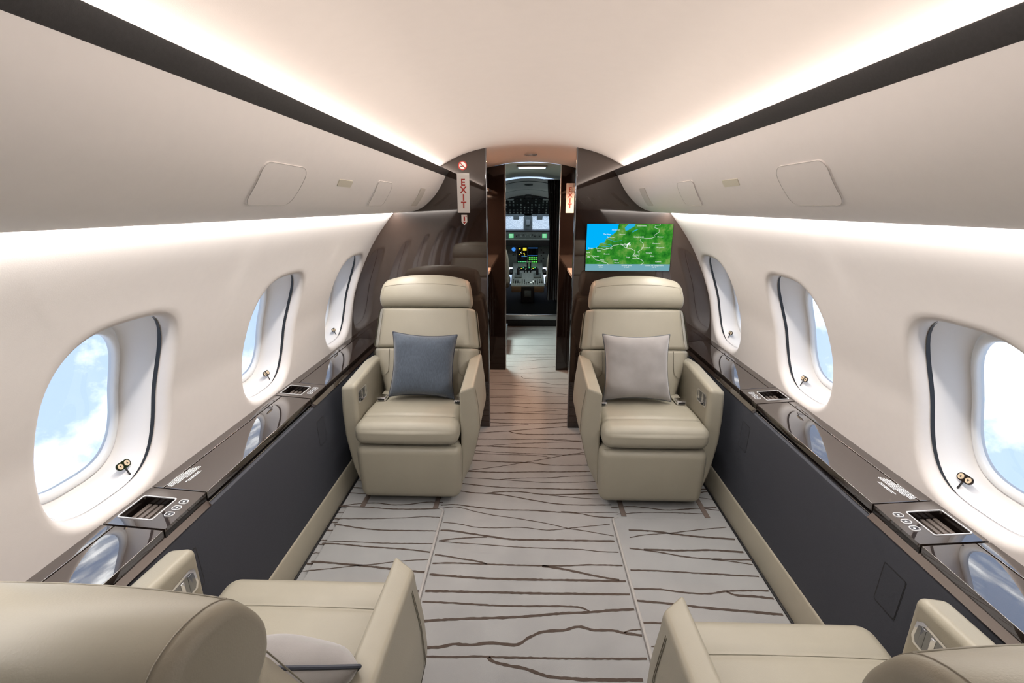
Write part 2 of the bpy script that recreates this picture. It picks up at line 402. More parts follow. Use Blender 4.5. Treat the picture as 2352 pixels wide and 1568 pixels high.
# ------------------------------------------------------------------ overhead valances
BINC = smooth_curve([(.528, 1.700), (.545, 1.668), (.569, 1.628), (.598, 1.588), (.632, 1.553), (.672, 1.520), (.722, 1.495), (.78, 1.484), (.838, 1.4815)], 120)
BS = np.r_[0, np.cumsum(np.hypot(*np.diff(BINC, axis=0).T))]
def bin_pt(s, d=0):
    x = np.interp(s, BS, BINC[:, 0]); z = np.interp(s, BS, BINC[:, 1])
    a = (np.interp(s - .008, BS, BINC[:, 0]), np.interp(s - .008, BS, BINC[:, 1])); b = (np.interp(s + .008, BS, BINC[:, 0]), np.interp(s + .008, BS, BINC[:, 1]))
    t = np.array([b[0] - a[0], b[1] - a[1]]); t /= np.hypot(*t); n = (t[1], -t[0])
    return x + n[0] * d, z + n[1] * d
def conform(side, sc, yc, hs, hy, r, slant, lift=.0032, nr=16):
    """raised rounded panel lying on the valance"""
    rows = []
    for i in range(nr + 1):
        q = -math.cos(math.pi * i / nr)
        v = q * hs; e = max(0, abs(v) - (hs - r)); w = hy - r + math.sqrt(max(0, r * r - e * e))
        off = slant * q
        row = [(-w + 2 * w * j / 8) + yc + off for j in range(9)]
        rows.append([(side * bin_pt(sc + v, lift)[0], y, bin_pt(sc + v, lift)[1]) for y in row])
    V, F = sheet(rows); n0 = len(V); m = 9
    loop = [j for j in range(m)] + [i * m + m - 1 for i in range(1, nr + 1)] + [nr * m + j for j in range(m - 2, -1, -1)] + [i * m for i in range(nr - 1, 0, -1)]
    global LAST_LOOP
    LAST_LOOP = [V[i] for i in loop]
    cy = sum(V[i][1] for i in loop) / len(loop)
    for i in loop:
        x, y, z = V[i]; V.append((x + side * .0030, y + (.0022 if y > cy else -.0022), z + .0030))
    L = len(loop)
    for i in range(L): F.append((loop[i], n0 + i, n0 + (i + 1) % L, loop[(i + 1) % L]))
    return V, (F if side < 0 else [tuple(reversed(f)) for f in F])
for side, sn in ((-1, 'left'), (1, 'right')):
    e = empty('overhead_bin', (0, 0, 0))
    tag(e, 'long pale overhead stowage panel with dark lip along the %s wall' % sn, 'overhead bin', 'overhead bins')
    poly = [(x, z) for x, z in BINC[::4]] + [(.838, 1.500), (.80, 1.52), (.72, 1.59), (.64, 1.645), (.56, 1.685), (.535, 1.695)]
    V, F = prism([(side * x, z) for x, z in poly], Y0 + .01, YB - .001); mesh('bin_panel', V, F, BIN, e, ang=50)
    poly = [(.527, 1.6995), (.5215, 1.706), (.5075, 1.7275), (.5065, 1.7315), (.509, 1.733), (.515, 1.732), (.548, 1.700), (.54, 1.695)]
    V, F = prism([(side * x, z) for x, z in poly], Y0 + .01, YB - .001); mesh('cove_strip', V, F, STRIP, e, ang=30)
    for yb in (1.135, -.545):
        ap = mesh('access_panel', *conform(side, .163, yb + (.02 if yb > 0 else 0), .062, .103, .03, .022), BIN, e, ang=50)
        mesh('panel_joint', *tube(LAST_LOOP, .0009, 5, closed=True), GAP, ap)
    for yl in (1.53, -.15):
        mesh('reading_light', *conform(side, .131, yl, .012, .056, .006, .006, .0022), LENS, e, ang=50)
    for ym in (1.97, .29):
        ap = mesh('mask_panel', *conform(side, .164, ym, .062, .098, .025, .055), BIN, e, ang=50)
        mesh('panel_joint', *tube(LAST_LOOP, .0009, 5, closed=True), GAP, ap)
    for yv in (2.672, .99 - .05):
        if yv < 2: continue
        mesh('speaker_grille', *conform(side, .164, yv, .062, .058, .008, .065), VENT, e, ang=50)

# ------------------------------------------------------------------ side ledges (consoles)
CU = Vector((.175, 0, .015)).normalized()      # across the ledge, outboard
CN = Vector((-CU.z, 0, CU.x))
C0 = Vector((1.04, 0, .645)); CWID = .1765
def ledge_frame(side):
    m = lambda v: Vector((side * v.x, v.y, v.z))
    return m
MODS = [(2.025, 2.198), (1.090, 1.268), (.255, .433)]
for side, sn in ((-1, 'left'), (1, 'right')):
    m = ledge_frame(side); U, N = m(CU), m(CN); YY = Vector((0, 1, 0))
    e = empty('side_ledge', (0, 0, 0)); tag(e, 'glossy dark brown window ledge with control insets along the %s wall' % sn, 'ledge', 'window ledges')
    def slab(u0, u1, y0, y1, d=.028):
        """piece of ledge top"""
        V, F = rb(u0, u1, y0, y1, -d, 0, .0018, 2)
        V2, F2 = place((V, F), m(C0), U, YY, N)
        return V2, (F2 if side > 0 else [tuple(reversed(f)) for f in F2])
    edges = [3.046, 2.201, 2.022, 1.271, 1.087, .436, .252, Y0 + .01]
    for i in range(0, len(edges), 2):
        y1, y0 = edges[i], edges[i + 1]
        mesh('ledge_lid', *slab(0, .138, y0 + .0015, y1 - .0015), LEDGE, e)
        mesh('rear_strip', *slab(.1415, CWID + .004, y0 + .0015, y1 - .0015), LEDGE, e)
    for (y0, y1) in MODS:
        yc = (y0 + y1) / 2
        # inset panel with a square pocket
        hw, hy = CWID / 2 + .002, (y1 - y0) / 2 - .0015; pu, pyc = .112, yc - .006
        outer = rrect(2 * hw, 2 * hy, .002, 4); inner = [(u + pu - hw, v + pyc - yc) for u, v in rrect(.098, .100, .006, 4)]
        V, F = ring(outer, inner, .010, -.010)
        V2, F2 = place((V, F), m(C0) + U * hw + YY * yc, U, YY, N)
        md = mesh('control_panel', V2, F2 if side > 0 else [tuple(reversed(f)) for f in F2], LEDGE, e, ang=30)
        mb = MB(); mb.add(*slab(0.0, CWID, y0 + .003, y1 - .003, .001))
        o_ = m(C0) + U * pu + YY * pyc
        pocket = MB().box(-.050, .050, -.051, -.049, -.050, -.002).box(-.050, .050, .049, .051, -.050, -.002).box(-.051, -.049, -.05, .05, -.05, -.002).box(.049, .051, -.05, .05, -.05, -.002).box(-.05, .05, -.05, .05, -.052, -.048)
        V, F = place((pocket.V, pocket.F), o_, U, YY, N); mesh('pocket', V, F, BLACKG, md, smooth=False)
        for q in range(5):
            V, F = rb(-.044 + q * .0185 - .003, -.044 + q * .0185 + .009, -.048, .048, -.034, -.024, .002, 2); V, F = place((V, F), o_, U, YY, N); mesh('pocket_rib', V, F, RIB, md)
        V, F = ring(rrect(.1035, .1055, .007, 4), rrect(.098, .100, .006, 4), .003, -.001); V, F = place((V, F), o_, U, YY, N)
        mesh('pocket_rim', V, F if side > 0 else [tuple(reversed(f)) for f in F], RIM, md)
        for q in range(3):
            bo = m(C0) + U * .032 + YY * (yc + .033 - q * .030)
            V, F = ring(rrect(.026, .020, .008, 4), rrect(.022, .016, .006, 4), .0025); V, F = place((V, F), bo, U, YY, N)
            bt = mesh('button', *(V, F), RIM, md)
            mesh('button_face', *place(plate(rrect(.022, .016, .006, 4), .001), bo, U, YY, N), DCHROME, bt)
            mesh('button_mark', *place(plate(rrect(.006, .006, .0028, 4), .0006, .001), bo, U, YY, N), WHITEP, bt)
        # body under the inset so that nothing shows through
        V, F = place(rb(0, CWID, y0, y1, -.075, -.060, .001, 2), m(C0), U, YY, N); mesh('panel_tray', V, F, BLACK, md)
        V, F = place(rb(0, .006, y0 + .001, y1 - .001, -.030, -.009, .001, 2), m(C0), U, YY, N); mesh('panel_front_edge', V, F, BLACKG, md)
    # front: stowed-table slot between the two insets in view, gloss fascia elsewhere
    for (y0, y1, slot) in ((2.022, 3.046, False), (1.269, 2.022, True), (.434, 1.269, False), (Y0 + .01, .434, True)):
        if slot:
            V, F = prism([(side * x, z) for x, z in ((1.056, .63), (1.056, .598), (1.07, .598), (1.07, .63))], y0, y1); mesh('table_slot', V, F, BLACKG, e, smooth=False)
            V, F = tube([(side * 1.044, y0 + .002, .605), (side * 1.044, y1 - .002, .605)], .0022); mesh('slot_rail', V, F, CHROME, e)
        else:
            V, F = prism([(side * x, z) for x, z in ((1.047, .620), (1.030, .600), (1.045, .596), (1.06, .620))], y0 + .001, y1 - .001); mesh('front_fascia', V, F, LEDGE, e, smooth=False)
    V, F = prism([(side * x, z) for x, z in ((1.058, .615), (1.058, .56), (1.215, .57), (1.215, .62))], Y0 + .01, 3.047); mesh('ledge_body', V, F, BLACK, e, smooth=False)
    # small printed notice by the nearer inset: rows of tiny print
    pm = MB(); rnd = random.Random(3)
    for row, (u, a, b) in enumerate(((.136, 1.287, 1.36), (.130, 1.281, 1.385), (.1245, 1.281, 1.392), (.119, 1.281, 1.40), (.1135, 1.300, 1.405), (.108, 1.335, 1.405), (.0945, 1.31, 1.375), (.089, 1.318, 1.38))):
        y = a
        while y < b:
            L = rnd.uniform(.004, .011); pm.add(*place(plate([(u, y), (u + .0034, y), (u + .0034, min(y + L, b)), (u, min(y + L, b))], .0003, .0003), m(C0), U, YY, N)); y += L + .0016
    pm.build('printed_notice', WHITEP, e, smooth=False)['kind'] = 'stuff'
# lower side panels and kick strips
for side, sn in ((-1, 'left'), (1, 'right')):
    V, F = prism([(side * x, z) for x, z in ((1.040, .601), (1.032, .597), (1.030, .585), (1.012, .135), (1.05, .135), (1.056, .601))], Y0 + .01, YB - .001)
    wl = mesh('wall_lower_' + sn, V, F, PANEL, ang=30); tag(wl, kind='structure', label='charcoal fabric lower wall panel on the %s' % sn)
    up = Vector((side * (1.030 - 1.012), 0, .45)).normalized(); nn = Vector((-side * .45, 0, .018)).normalized()
    for yc, proud in ((1.125, 1), (2.06, 0), (.29, 0)):
        z = .458; x = 1.012 + (z - .135) * .018 / .45
        o_ = Vector((side * x, yc, z))
        V, F = place(ring(rrect(.083 if proud else .080, .133 if proud else .130, .006, 3), rrect(.076, .126, .005, 3), .0011 if proud else .0009, -.0005), o_, (0, 1, 0), up, nn); pnl = mesh('hatch_gap', V, F, BLACK, wl)
        mesh('hatch_cover', *place(plate(rrect(.076, .126, .005, 3), .0019 if proud else .0012, -.0008), o_, (0, 1, 0), up, nn), PANEL, wl, ang=30)
    V, F = prism([(side * x, z) for x, z in ((1.016, .137), (1.010, .134), (1.006, .125), (.998, .02), (.998, .0), (1.05, 0), (1.05, .137))], Y0 + .01, YB - .001)
    bb = tag(mesh('baseboard_' + sn, V, F, LEATHER, ang=40), kind='structure', label='cream leather kick strip along the %s wall' % sn)
    V, F = rb(min(side * .988, side * .9985), max(side * .988, side * .9985), Y0 + .02, YB - .003, .0002, .006, .002, 2); mesh('shadow_gap_strip', V, F, BLACK, bb)  # black strip painting in the dark shadow line between kick strip and carpet

# ================================================================== CARPET LINES AND RUGS
LINES = [(11,0,[-148,1266,-139,1255,-103,1242,-26,1229,22,1214,59,1202,111,1198,190,1195,374,1199]),(8,0,[-370,1262,-270,1263,-187,1268,-104,1267,7,1268,117,1269,406,1276]),(11,0,[-380,1297,-327,1300,-278,1313,-220,1312,-141,1322,-50,1318,-4,1349,43,1373,126,1383,180,1400,237,1386,296,1388,347,1378,411,1368]),(5,0,[347,1379,366,1388,412,1394]),(11,0,[-413,1407,-335,1415,-233,1424,-113,1431,9,1443,131,1459,236,1467,318,1478,408,1485]),(8,0,[-432,1498,-305,1495,-178,1489,-53,1487,72,1491,171,1491,208,1485,231,1471]),(11,0,[-431,1552,-314,1553,-184,1553,10,1553,203,1556,407,1559]),(11,0,[-432,1643,-326,1635,-190,1627,11,1626,211,1628,404,1629]),(8,0,[-431,1707,-337,1712,-197,1709,-57,1707,54,1707,151,1709,256,1718,408,1719]),(8,0,[-431,1761,-379,1753,-291,1736,-233,1725,-190,1710]),(11,0,[54,1705,149,1689,249,1663,314,1647,378,1634]),(8,0,[-429,1852,-361,1868,-287,1878,-204,1886]),(11,0,[-435,1928,-369,1924,-267,1904,-189,1890,-98,1874,14,1872,163,1873,401,1875]),(5,0,[-429,1852,-357,1843,-207,1833,-60,1821,86,1817,231,1814,317,1803,406,1801]),(5,0,[-430,1987,-353,1978,-257,1954,-140,1954,-39,1960,92,1944,197,1961,288,1977,400,1998]),(5,0,[-454,2101,-381,2113,-286,2080,-185,2051,-64,2029,94,1991,197,1958,283,1940,404,1910]),(8,0,[-466,2125,-400,2133,-273,2114,-147,2097,17,2096,139,2086,260,2077,338,2054,456,2048]),(5,0,[164,2091,261,2087,383,2089,457,2093]),(8,0,[-393,2259,-312,2243,-233,2237,-154,2229,-50,2203,43,2178,143,2156,251,2149,435,2155]),(8,0,[-233,2240,-156,2256,-51,2259,62,2240,148,2238,388,2255]),(5,0,[105,2232,233,2216,317,2207,389,2205]),(8,0,[-394,2333,-293,2316,-158,2299,20,2294,196,2292,389,2294]),(5,0,[-402,2391,-272,2385,-162,2375,-25,2363,111,2354,292,2364,410,2376]),(5,0,[-171,2378,-25,2396,113,2403,252,2424,410,2433]),(8,0,[-402,2459,-166,2454,22,2464,210,2470,398,2481]),(5,0,[-393,2461,-263,2494,-141,2530,-26,2570,123,2622,224,2663,359,2703]),(8,0,[-390,2588,-172,2571,4,2567,138,2544,379,2551]),(5,0,[-360,2676,-177,2661,-26,2660,84,2649,143,2628]),(5,0,[-363,2706,-178,2687,24,2677,225,2667,356,2681]),(8,0,[-350,2773,-182,2759,25,2753,344,2745]),(5,0,[-348,2758,-79,2805,132,2826,355,2850]),(5,0,[-359,2867,-80,2864,134,2877,356,2854]),(8,1,[-1016,2088,-847,2083,-720,2073,-605,2074,-454,2084]),(5,1,[-972,1986,-777,1992,-621,2004,-527,2015,-450,2011]),(8,1,[-965,1946,-891,1931,-808,1916,-704,1907,-566,1908,-447,1909]),(5,1,[-967,1824,-798,1821,-685,1817,-538,1819,-449,1820]),(8,1,[-968,1808,-866,1803,-751,1791,-639,1785,-527,1775,-445,1762]),(11,1,[-967,1690,-892,1687,-797,1678,-711,1671,-604,1658,-519,1649,-445,1642]),(5,1,[-968,1636,-877,1650,-780,1669,-694,1681,-601,1700,-520,1712,-447,1719]),(11,1,[481,1944,594,1938,708,1918,823,1903,969,1892]),(5,1,[474,1889,546,1909,671,1926,800,1951,964,1978]),(11,1,[522,1811,675,1808,830,1815,970,1806]),(8,1,[458,1816,558,1801,700,1769,809,1759,987,1759]),(5,1,[807,1756,892,1746,977,1730]),(8,1,[434,1682,564,1681,705,1673,846,1667,971,1661]),(8,1,[425,1578,535,1578,634,1564,721,1562,802,1577,879,1582,975,1584]),(11,1,[801,1575,828,1558,906,1553,975,1544]),(11,1,[426,1518,517,1510,613,1500,707,1489,802,1482,972,1467]),(8,1,[425,1415,460,1416,553,1413]),(5,0,[449,2077,591,2095,765,2097,901,2093]),(8,0,[904,2149,983,2149]),(8,0,[-296,3120,-182,3109,0,3108,182,3120,287,3137]),(5,0,[-281,3053,-120,3071,0,3094]),(5,0,[-300,3175,-123,3171,62,3176,292,3197]),(8,0,[-308,3277,-126,3283,1,3279,298,3273]),(5,0,[-190,3285,1,3309,194,3338,306,3364]),(5,0,[-319,3417,-104,3415,1,3387,197,3377,307,3380]),(8,0,[-323,3466,2,3472,316,3477]),(8,0,[-332,3580,-136,3591,2,3604,327,3614]),(5,0,[-334,3612,-136,3618,2,3640]),(5,0,[-346,3759,-141,3765,3,3756,145,3717,331,3658]),(5,0,[-356,3887,-218,3881,-70,3855,76,3830,344,3808]),(5,0,[-359,3928,-71,3930,138,3936,225,3894,350,3888]),(5,0,[-372,4089,-73,4097,-34,4033,363,4034]),(5,0,[-381,4202,-74,4177,380,4237]),(5,0,[-283,4370,-76,4356,284,4367]),(5,0,[-291,4517,-36,4533,135,4584,299,4602]),(5,0,[-297,4626,-80,4646,304,4686]),(5,0,[-304,4754,310,4772]),(5,0,[-312,4904,320,4939]),(5,0,[-322,5080,330,5099]),(5,0,[-76,4283,128,4338,285,4379]),(5,0,[-339,5375,309,5394]),(5,0,[-299,5585,320,5604]),(5,0,[-307,5767,329,5765]),(8,0,[-372,2947,-234,2970,-141,2985,0,3015,299,3074]),(8,0,[-141,2983,-82,2950,57,2941,370,2957]),(5,0,[-363,2859,-57,2871,112,2870,280,2852,358,2854])]
def ribbon(P, w, z):
    """slightly wobbly woven line of width w (m)"""
    P = np.array(P, float).reshape(-1, 2) / 1000.0
    if len(P) < 2: return None
    C = smooth_curve(P, max(8, int(np.hypot(*np.diff(P, axis=0).T).sum() / .012))); n = len(C); V = []; F = []
    rnd = random.Random(int(abs(P[0, 0] * 1e5) + abs(P[0, 1] * 1e4)))
    for i in range(n):
        t = C[min(i + 1, n - 1)] - C[max(i - 1, 0)]; t /= (np.hypot(*t) or 1); q = w / 2 * rnd.uniform(.8, 1.2); jx = rnd.uniform(-.0008, .0008)
        V += [(C[i, 0] - t[1] * q, C[i, 1] + t[0] * q + jx, z), (C[i, 0] + t[1] * q, C[i, 1] - t[0] * q + jx, z)]
    for i in range(n - 1): F.append((2 * i + 1, 2 * i + 3, 2 * i + 2, 2 * i))
    return V, F
RUGZ = .010
base = MB(); left = MB(); right = MB()
rugs = {-1: (-.955, -.447), 1: (.421, .982)}
WID = {5: .0055, 8: .0085, 11: .0115}
for w, onrug, P in LINES:
    V, F = ribbon(P, WID[w], RUGZ + .0006 if onrug else .0006)
    (base if not onrug else (left if P[0] < 0 else right)).add(V, F)
# pattern goes on under the seats, behind the camera and by the walls
rnd = random.Random(11)
def filler(mb, x0, x1, y0, y1, z, step):
    y = y0
    while y < y1:
        w = rnd.choice((.005, .0075, .010)); a = rnd.uniform(-.04, .04) * min(1, (x1 - x0) / .4); n = 6; ph = rnd.uniform(0, 6)
        P = []
        for i in range(n + 1):
            x = x0 + (x1 - x0) * i / n; P += [x * 1000, 1000 * (y + a * (i / n - .5) + min(.012, .03 * (x1 - x0)) * math.sin(ph + 1.7 * i))]
        mb.add(*ribbon(P, w, z)); y += step * rnd.uniform(.5, 1.5)
filler(base, -.99, -.46, 2.13, 3.0, .0006, .075); filler(base, .43, .99, 2.13, 3.0, .0006, .075)
filler(base, -.99, -.957, .6, 2.08, .0006, .05)
filler(base, -.43, .41, -3.1, 1.02, .0006, .085)
filler(left, -.945, -.455, -1.0, 1.55, RUGZ + .0006, .085); filler(right, .43, .97, -1.0, 1.36, RUGZ + .0006, .085)
o = base.build('carpet_line_pattern', CLINE, fl, smooth=False); o['kind'] = 'stuff'
for side, mbx, yf in ((-1, left, 2.083), (1, right, 2.037)):
    x0, x1 = rugs[side]; sn = 'left' if side < 0 else 'right'
    e = empty('floor_rug', ((x0 + x1) / 2, .5, 0)); ox, oy = (x0 + x1) / 2, .5
    tag(e, 'bound carpet mat with branching brown lines laid in front of the %s seats' % ('pair of' if 0 else ('blue-cushion' if side < 0 else 'grey-cushion')), 'rug', 'carpet mats')
    V, F = rb(x0 - ox, x1 - ox, -1.1 - oy, yf - oy, 0.0005, RUGZ, .004, 2); mesh('mat', V, F, CARPET, e)
    mbx.build('carpet_line_pattern', CLINE, e, fn=lambda x, y, z: (x - ox, y - oy, z), smooth=False)['kind'] = 'stuff'
    xi = (x1 if side < 0 else x0) - ox; xo = (x0 if side < 0 else x1) - ox
    pts = [(xi, -1.1 - oy, .007)] + [(xi, y, .007) for y in np.linspace(-1 - oy, yf - oy - .03, 12)]
    for a in range(0, 91, 18): pts.append((xi + side * (.02 - .02 * math.cos(R(a))), yf - oy - .02 + .02 * math.sin(R(a)), .007))
    V, F = tube(pts, .0065, 8); mesh('edge_binding', V, F, BIND, e)
    V, F = tube([(xi + side * .02, yf - oy, .006), (xo, yf - oy, .006)], .004, 6); mesh('front_binding', V, F, CARPET, e)
# seat rails let into the floor
for x in (-.878, -.492, .483, .905):
    for y0, y1 in ((2.085 if x < 0 else 2.06, 3.02),):
        mesh('seat_rail', *rb(x - .013, x + .013, y0, y1, 0.0002, .0035, .0015, 2), TRACK, fl)

# ================================================================== SEATS
def make_seat(loc, rz, m, label, group='club seats', recline=20.0):
    e = empty('club_seat', loc, rz); tag(e, label, 'seat', group)
    def put(name, VF, matl, parent=None, fn=None, ang=60):
        V, F = VF
        if fn: V = [fn(*v) for v in V]
        V = [(m * v[0], v[1], v[2]) for v in V]
        if m < 0: F = [tuple(reversed(f)) for f in F]
        return mesh(name, V, F, matl, parent or e, ang=ang)
    # --- leg rest
    def f_leg(x, y, z):
        k = (z - .045) / .305
        x *= 1 - .035 * (1 - k) ** 2.5
        if y < .1: y -= .006 * (1 - (x / .27) ** 2) * (1 - (2 * k - 1) ** 2)
        return x, y + .012 * (1 - k) ** 3, z
    put('leg_rest', rb(-.268, .268, 0, .16, .043, .350, .042, 5, (10, 2, 8)), LEATHER, fn=f_leg)
    put('leg_rest_seam', tube([(x, .0225, .3475) for x in np.linspace(-.25, .25, 8)], .0012, 6), SEAM)
    # --- base under the cushion
    put('seat_base', rb(-.250, .250, .10, .60, .030, .365, .015, 2), LEATHER)
    put('seat_foot', rb(-.20, .20, .16, .56, .0, .035, .004, 2), BLACK)
    # --- seat cushion with a rolled front
    def f_cu(x, y, z):
        top = z > .43
        if top:
            u = (y + .012)
            z += .010 * (1 - (x / .262) ** 2) * max(0, math.sin(min(max(u / .44, 0), 1) * math.pi)) 
            z -= .0075 * math.exp(-((y - .105) / .012) ** 2) * (1 - .2 * abs(x) / .262)
            z -= .022 * max(0, (y - .20) / .30)
        if y < .02 and z < .44: y -= .008 * (1 - (x / .27) ** 2)
        return x, y, z
    V, F = rb(-.263, .263, -.012, .50, .362, .476, .045, 5, (12, 40, 2)); put('seat_cushion', (V, F), LEATHER, fn=f_cu, ang=180)
    pts = [f_cu(x, .105, .4765) for x in np.linspace(-.235, .235, 14)]
    put('cushion_seam', tube([(p[0], p[1], p[2] + .0003) for p in pts], .0011, 6), SEAM)
    # --- backrest: main pad, lower pad, wings; reclined
    TH = R(recline); HB = .448; YBk = .415
    def rec(x, y, z):       # backrest frame: z along the rest, y backwards
        return x, YBk + y * math.cos(TH) + z * math.sin(TH), HB + z * math.cos(TH) - y * math.sin(TH)
    def half(z):
        return float(np.interp(z, [0, .05, .12, .20, .27, .31, .36, .53], [.240, .252, .275, .310, .322, .322, .316, .296]))
    def f_up(x, y, z):
        k = half(z) / .30; xx = x * k
        if y < .05:
            cen = abs(xx) / half(z)
            if cen > .84: y += .085 * (cen - .84) / .16
            else: y -= .006 * (1 - (cen / .84) ** 2)
        return rec(xx, y, z)
    V, F = rb(-.300, .300, 0, .125, .292, .530, .022, 4, (24, 3, 12)); put('back_upper_pad', (V, F), LEATHER, fn=f_up)
    V, F = rb(-.300, .300, .002, .125, -.02, .2905, .020, 4, (24, 3, 16)); put('back_lower_pad', (V, F), LEATHER, fn=f_up)
    for sgn in (-1, 1):     # side bolsters of the lower back, with their rounded seam
        pts = []
        for z, x in ((.284, .205), (.18, .205), (.150, .208), (.133, .222), (.127, .240), (.127, .262)): pts.append(rec(sgn * x, -.006 + .002 * (x > .26) + max(0, .085 * (x / half(z) - .84) / .16), z))
        put('bolster_seam', tube(pts, .0016, 6), SEAM)
    for sgn in (-1, 1):
        pts = [rec(sgn * half(z) * .84, -.0008, z) for z in np.linspace(.30, .515, 10)]; put('wing_seam', tube(pts, .0013, 6), SEAM)
    # shell behind
    put('back_shell', rb(-.285, .285, .115, .160, .02, .525, .020, 3, (8, 1, 8)), LEATHER, fn=lambda x, y, z: rec(x * half(z) / .30, y, z))
    # --- headrest
    HP = [(.010, .541), (-.010, .57), (-.014, .62), (-.004, .676), (.030, .718), (.075, .739), (.118, .727), (.142, .69), (.146, .63), (.132, .56), (.085, .534), (.045, .533)]
    hp = np.array(HP + HP[:1]); hp = smooth_curve(np.vstack([hp[-3:-1], hp, hp[1:3]]), 200)
    i0 = int(np.argmin(np.hypot(hp[:60, 0] - HP[0][0], hp[:60, 1] - HP[0][1]))); i1 = 120 + int(np.argmin(np.hypot(hp[120:, 0] - HP[0][0], hp[120:, 1] - HP[0][1])))
    hp = hp[np.linspace(i0, i1, 41).astype(int)][:-1]; hc = hp.mean(0)
    def hd(x, p, k=1.0):
        y = hc[0] + (p[0] - hc[0]) * k; z = hc[1] + (p[1] - hc[1]) * k
        kk = max(0, (z - .58) / .15); z -= .036 * (abs(x) / .27) ** 2.6 * kk; y -= .008 * (1 - (x / .28) ** 2) * (1 if y < .06 else 0)
        return rec(x * (1 - .06 * kk * 1.0), y - .004, z)
    rows = []
    xs = [(-1, -90 + 15 * i) for i in range(6)] + [(0, t) for t in np.linspace(-1, 1, 17)] + [(1, 15 * (i + 1)) for i in range(6)]
    for kind_, v in xs:
        if kind_ == 0: rows.append([hd(v * .252, p) for p in hp])
        else:
            q = math.cos(R(v)); rows.append([hd(kind_ * (.252 + .018 * abs(math.sin(R(v)))), p, 1 - .20 * (1 - q)) for p in hp])
    rows[0] = [hd(-.270, p, .80) for p in hp]; nH = len(hp); V = [p for r in rows for p in r]; F = []
    for j in range(len(rows) - 1):
        for i in range(nH): F.append((j * nH + i, j * nH + (i + 1) % nH, (j + 1) * nH + (i + 1) % nH, (j + 1) * nH + i))
    F.append(tuple(reversed(range(nH)))); F.append(tuple((len(rows) - 1) * nH + i for i in range(nH)))
    F = [tuple(reversed(f)) for f in F]
    put('headrest', (V, F), LEATHER, ang=60)
    put('headrest_seam', tube([hd(x, (-.0075, .668)) for x in np.linspace(-.25, .25, 18)], .0014, 6), SEAM)
    for sgn in (-1, 1):
        put('headrest_side_seam', tube([hd(sgn * .2505, (p[0], p[1])) for p in hp[6:32]], .0012, 6), SEAM)
    # --- aisle arm: tall side panel (x negative), front cut away at an angle
    def f_ai(x, y, z):
        t = (-.264 - x) / .068          # 0 inner .. 1 outer
        bulge = float(np.interp(z, [.10, .16, .24, .38, .50, .60], [-.060, -.032, -.008, .022, .016, 0.0]))
        x -= bulge * max(0, t)
        f = max(0, 1 - (y - .072) / .12)
        if f > 0: y += .062 * max(0, t) * f
        z2 = z
        if z < .2: z2 = z + .22 * max(0, (y - .22) / .38) * (1 - (z - .10) / .10 if z > .10 else 1)
        if z > .45: z2 = z + .030 * max(0, min(1, (y - .1) / .45)) * (z - .45) / .15
        return x, y, z2
    V, F = rb(-.332, -.264, .072, .60, .105, .628, .014, 3, (4, 14, 16)); put('aisle_armrest', (V, F), LEATHER, fn=f_ai)
    for q in (.0, .045):
        pts = [f_ai(-.3328, .155 + q * .3, z) for z in np.linspace(.16, .60, 9)]
        pts = [(p[0] - .0008, p[1], p[2]) for p in pts]; put('arm_seam', tube(pts, .0011, 6), SEAM)
    # --- outboard arm
    def f_ou(x, y, z):
        t = (x - .264) / .078
        bulge = float(np.interp(z, [.09, .2, .36, .5, .65], [-.055, -.02, .004, .008, 0]))
        x += bulge * max(0, t)
        if z > .45:
            z += .020 * max(0, min(1, (y - .1) / .35)) * (z - .45) / .2 - .02 * max(0, (y - .45) / .2)
            z += .010 * (1 - t) * (z - .45) / .2 - .006
        return x, y, z
    V, F = rb(.264, .342, .085, .60, .09, .648, .022, 4, (3, 14, 14)); oa = put('window_armrest', (V, F), LEATHER, fn=f_ou)
    # recessed chrome recline handle on its inner face
    par = [(.115, .540), (.225, .535), (.238, .552), (.238, .592), (.226, .604), (.128, .610), (.112, .598), (.108, .556)]
    Vp, Fp = plate([(a - .17, b - .572) for a, b in par], .002); 
    to = lambda v: (.2635 - v[2], .17 + v[0], .572 + v[1])
    hb = put('recline_bezel', ([to(v) for v in Vp], Fp), CHROME, oa, ang=30)
    inner = [((a - .17) * .88, (b - .572) * .80) for a, b in par]
    Vp, Fp = plate(inner, .0006, .002); put('bezel_well', ([to(v) for v in Vp], Fp), DCHROME, hb, ang=30)
    for q in range(4):
        V, F = rb(.2595, .2625, .128 + q * .026, .140 + q * .026, .548 + .002 * q, .598 - .001 * q, .0014, 2)
        put('recline_lever', (V, F), CHROME if q % 2 else DCHROME, hb)
    # --- seat belt: two buckle ends with webbing
    for sgn, yy in ((1, .325), (-1, .30)):
        bx = sgn * (.208 if sgn > 0 else .228)
        V, F = rb(bx - .026, bx + .026, yy - .030, yy + .030, .474, .494, .005, 2); bk = put('belt_buckle', (V, F), CHROME)
        V, F = rb(bx - .018, bx + .018, yy - .0325, yy - .0295, .479, .490, .001, 1); put('buckle_slot', (V, F), BLACK, bk)
        V, F = rb(bx - .024, bx + .024, yy + .02, yy + .12, .470, .477, .002, 1); put('belt_webbing', (V, F), LEATHER, bk)
    return e
SEATX = .622
make_seat((-SEATX, 2.10, 0), 0, -1, 'cream leather club seat facing the camera with the blue cushion on it')
make_seat((SEATX, 2.095, 0), 0, 1, 'cream leather club seat facing the camera below the map screen')
make_seat((-.636, 1.108, 0), math.pi, 1, 'cream leather club seat seen from behind, wide headrest in the lower left corner', recline=22.5)
make_seat((SEATX, 1.000, 0), math.pi, -1, 'cream leather club seat seen from behind, cut by the lower right corner', recline=18.3)

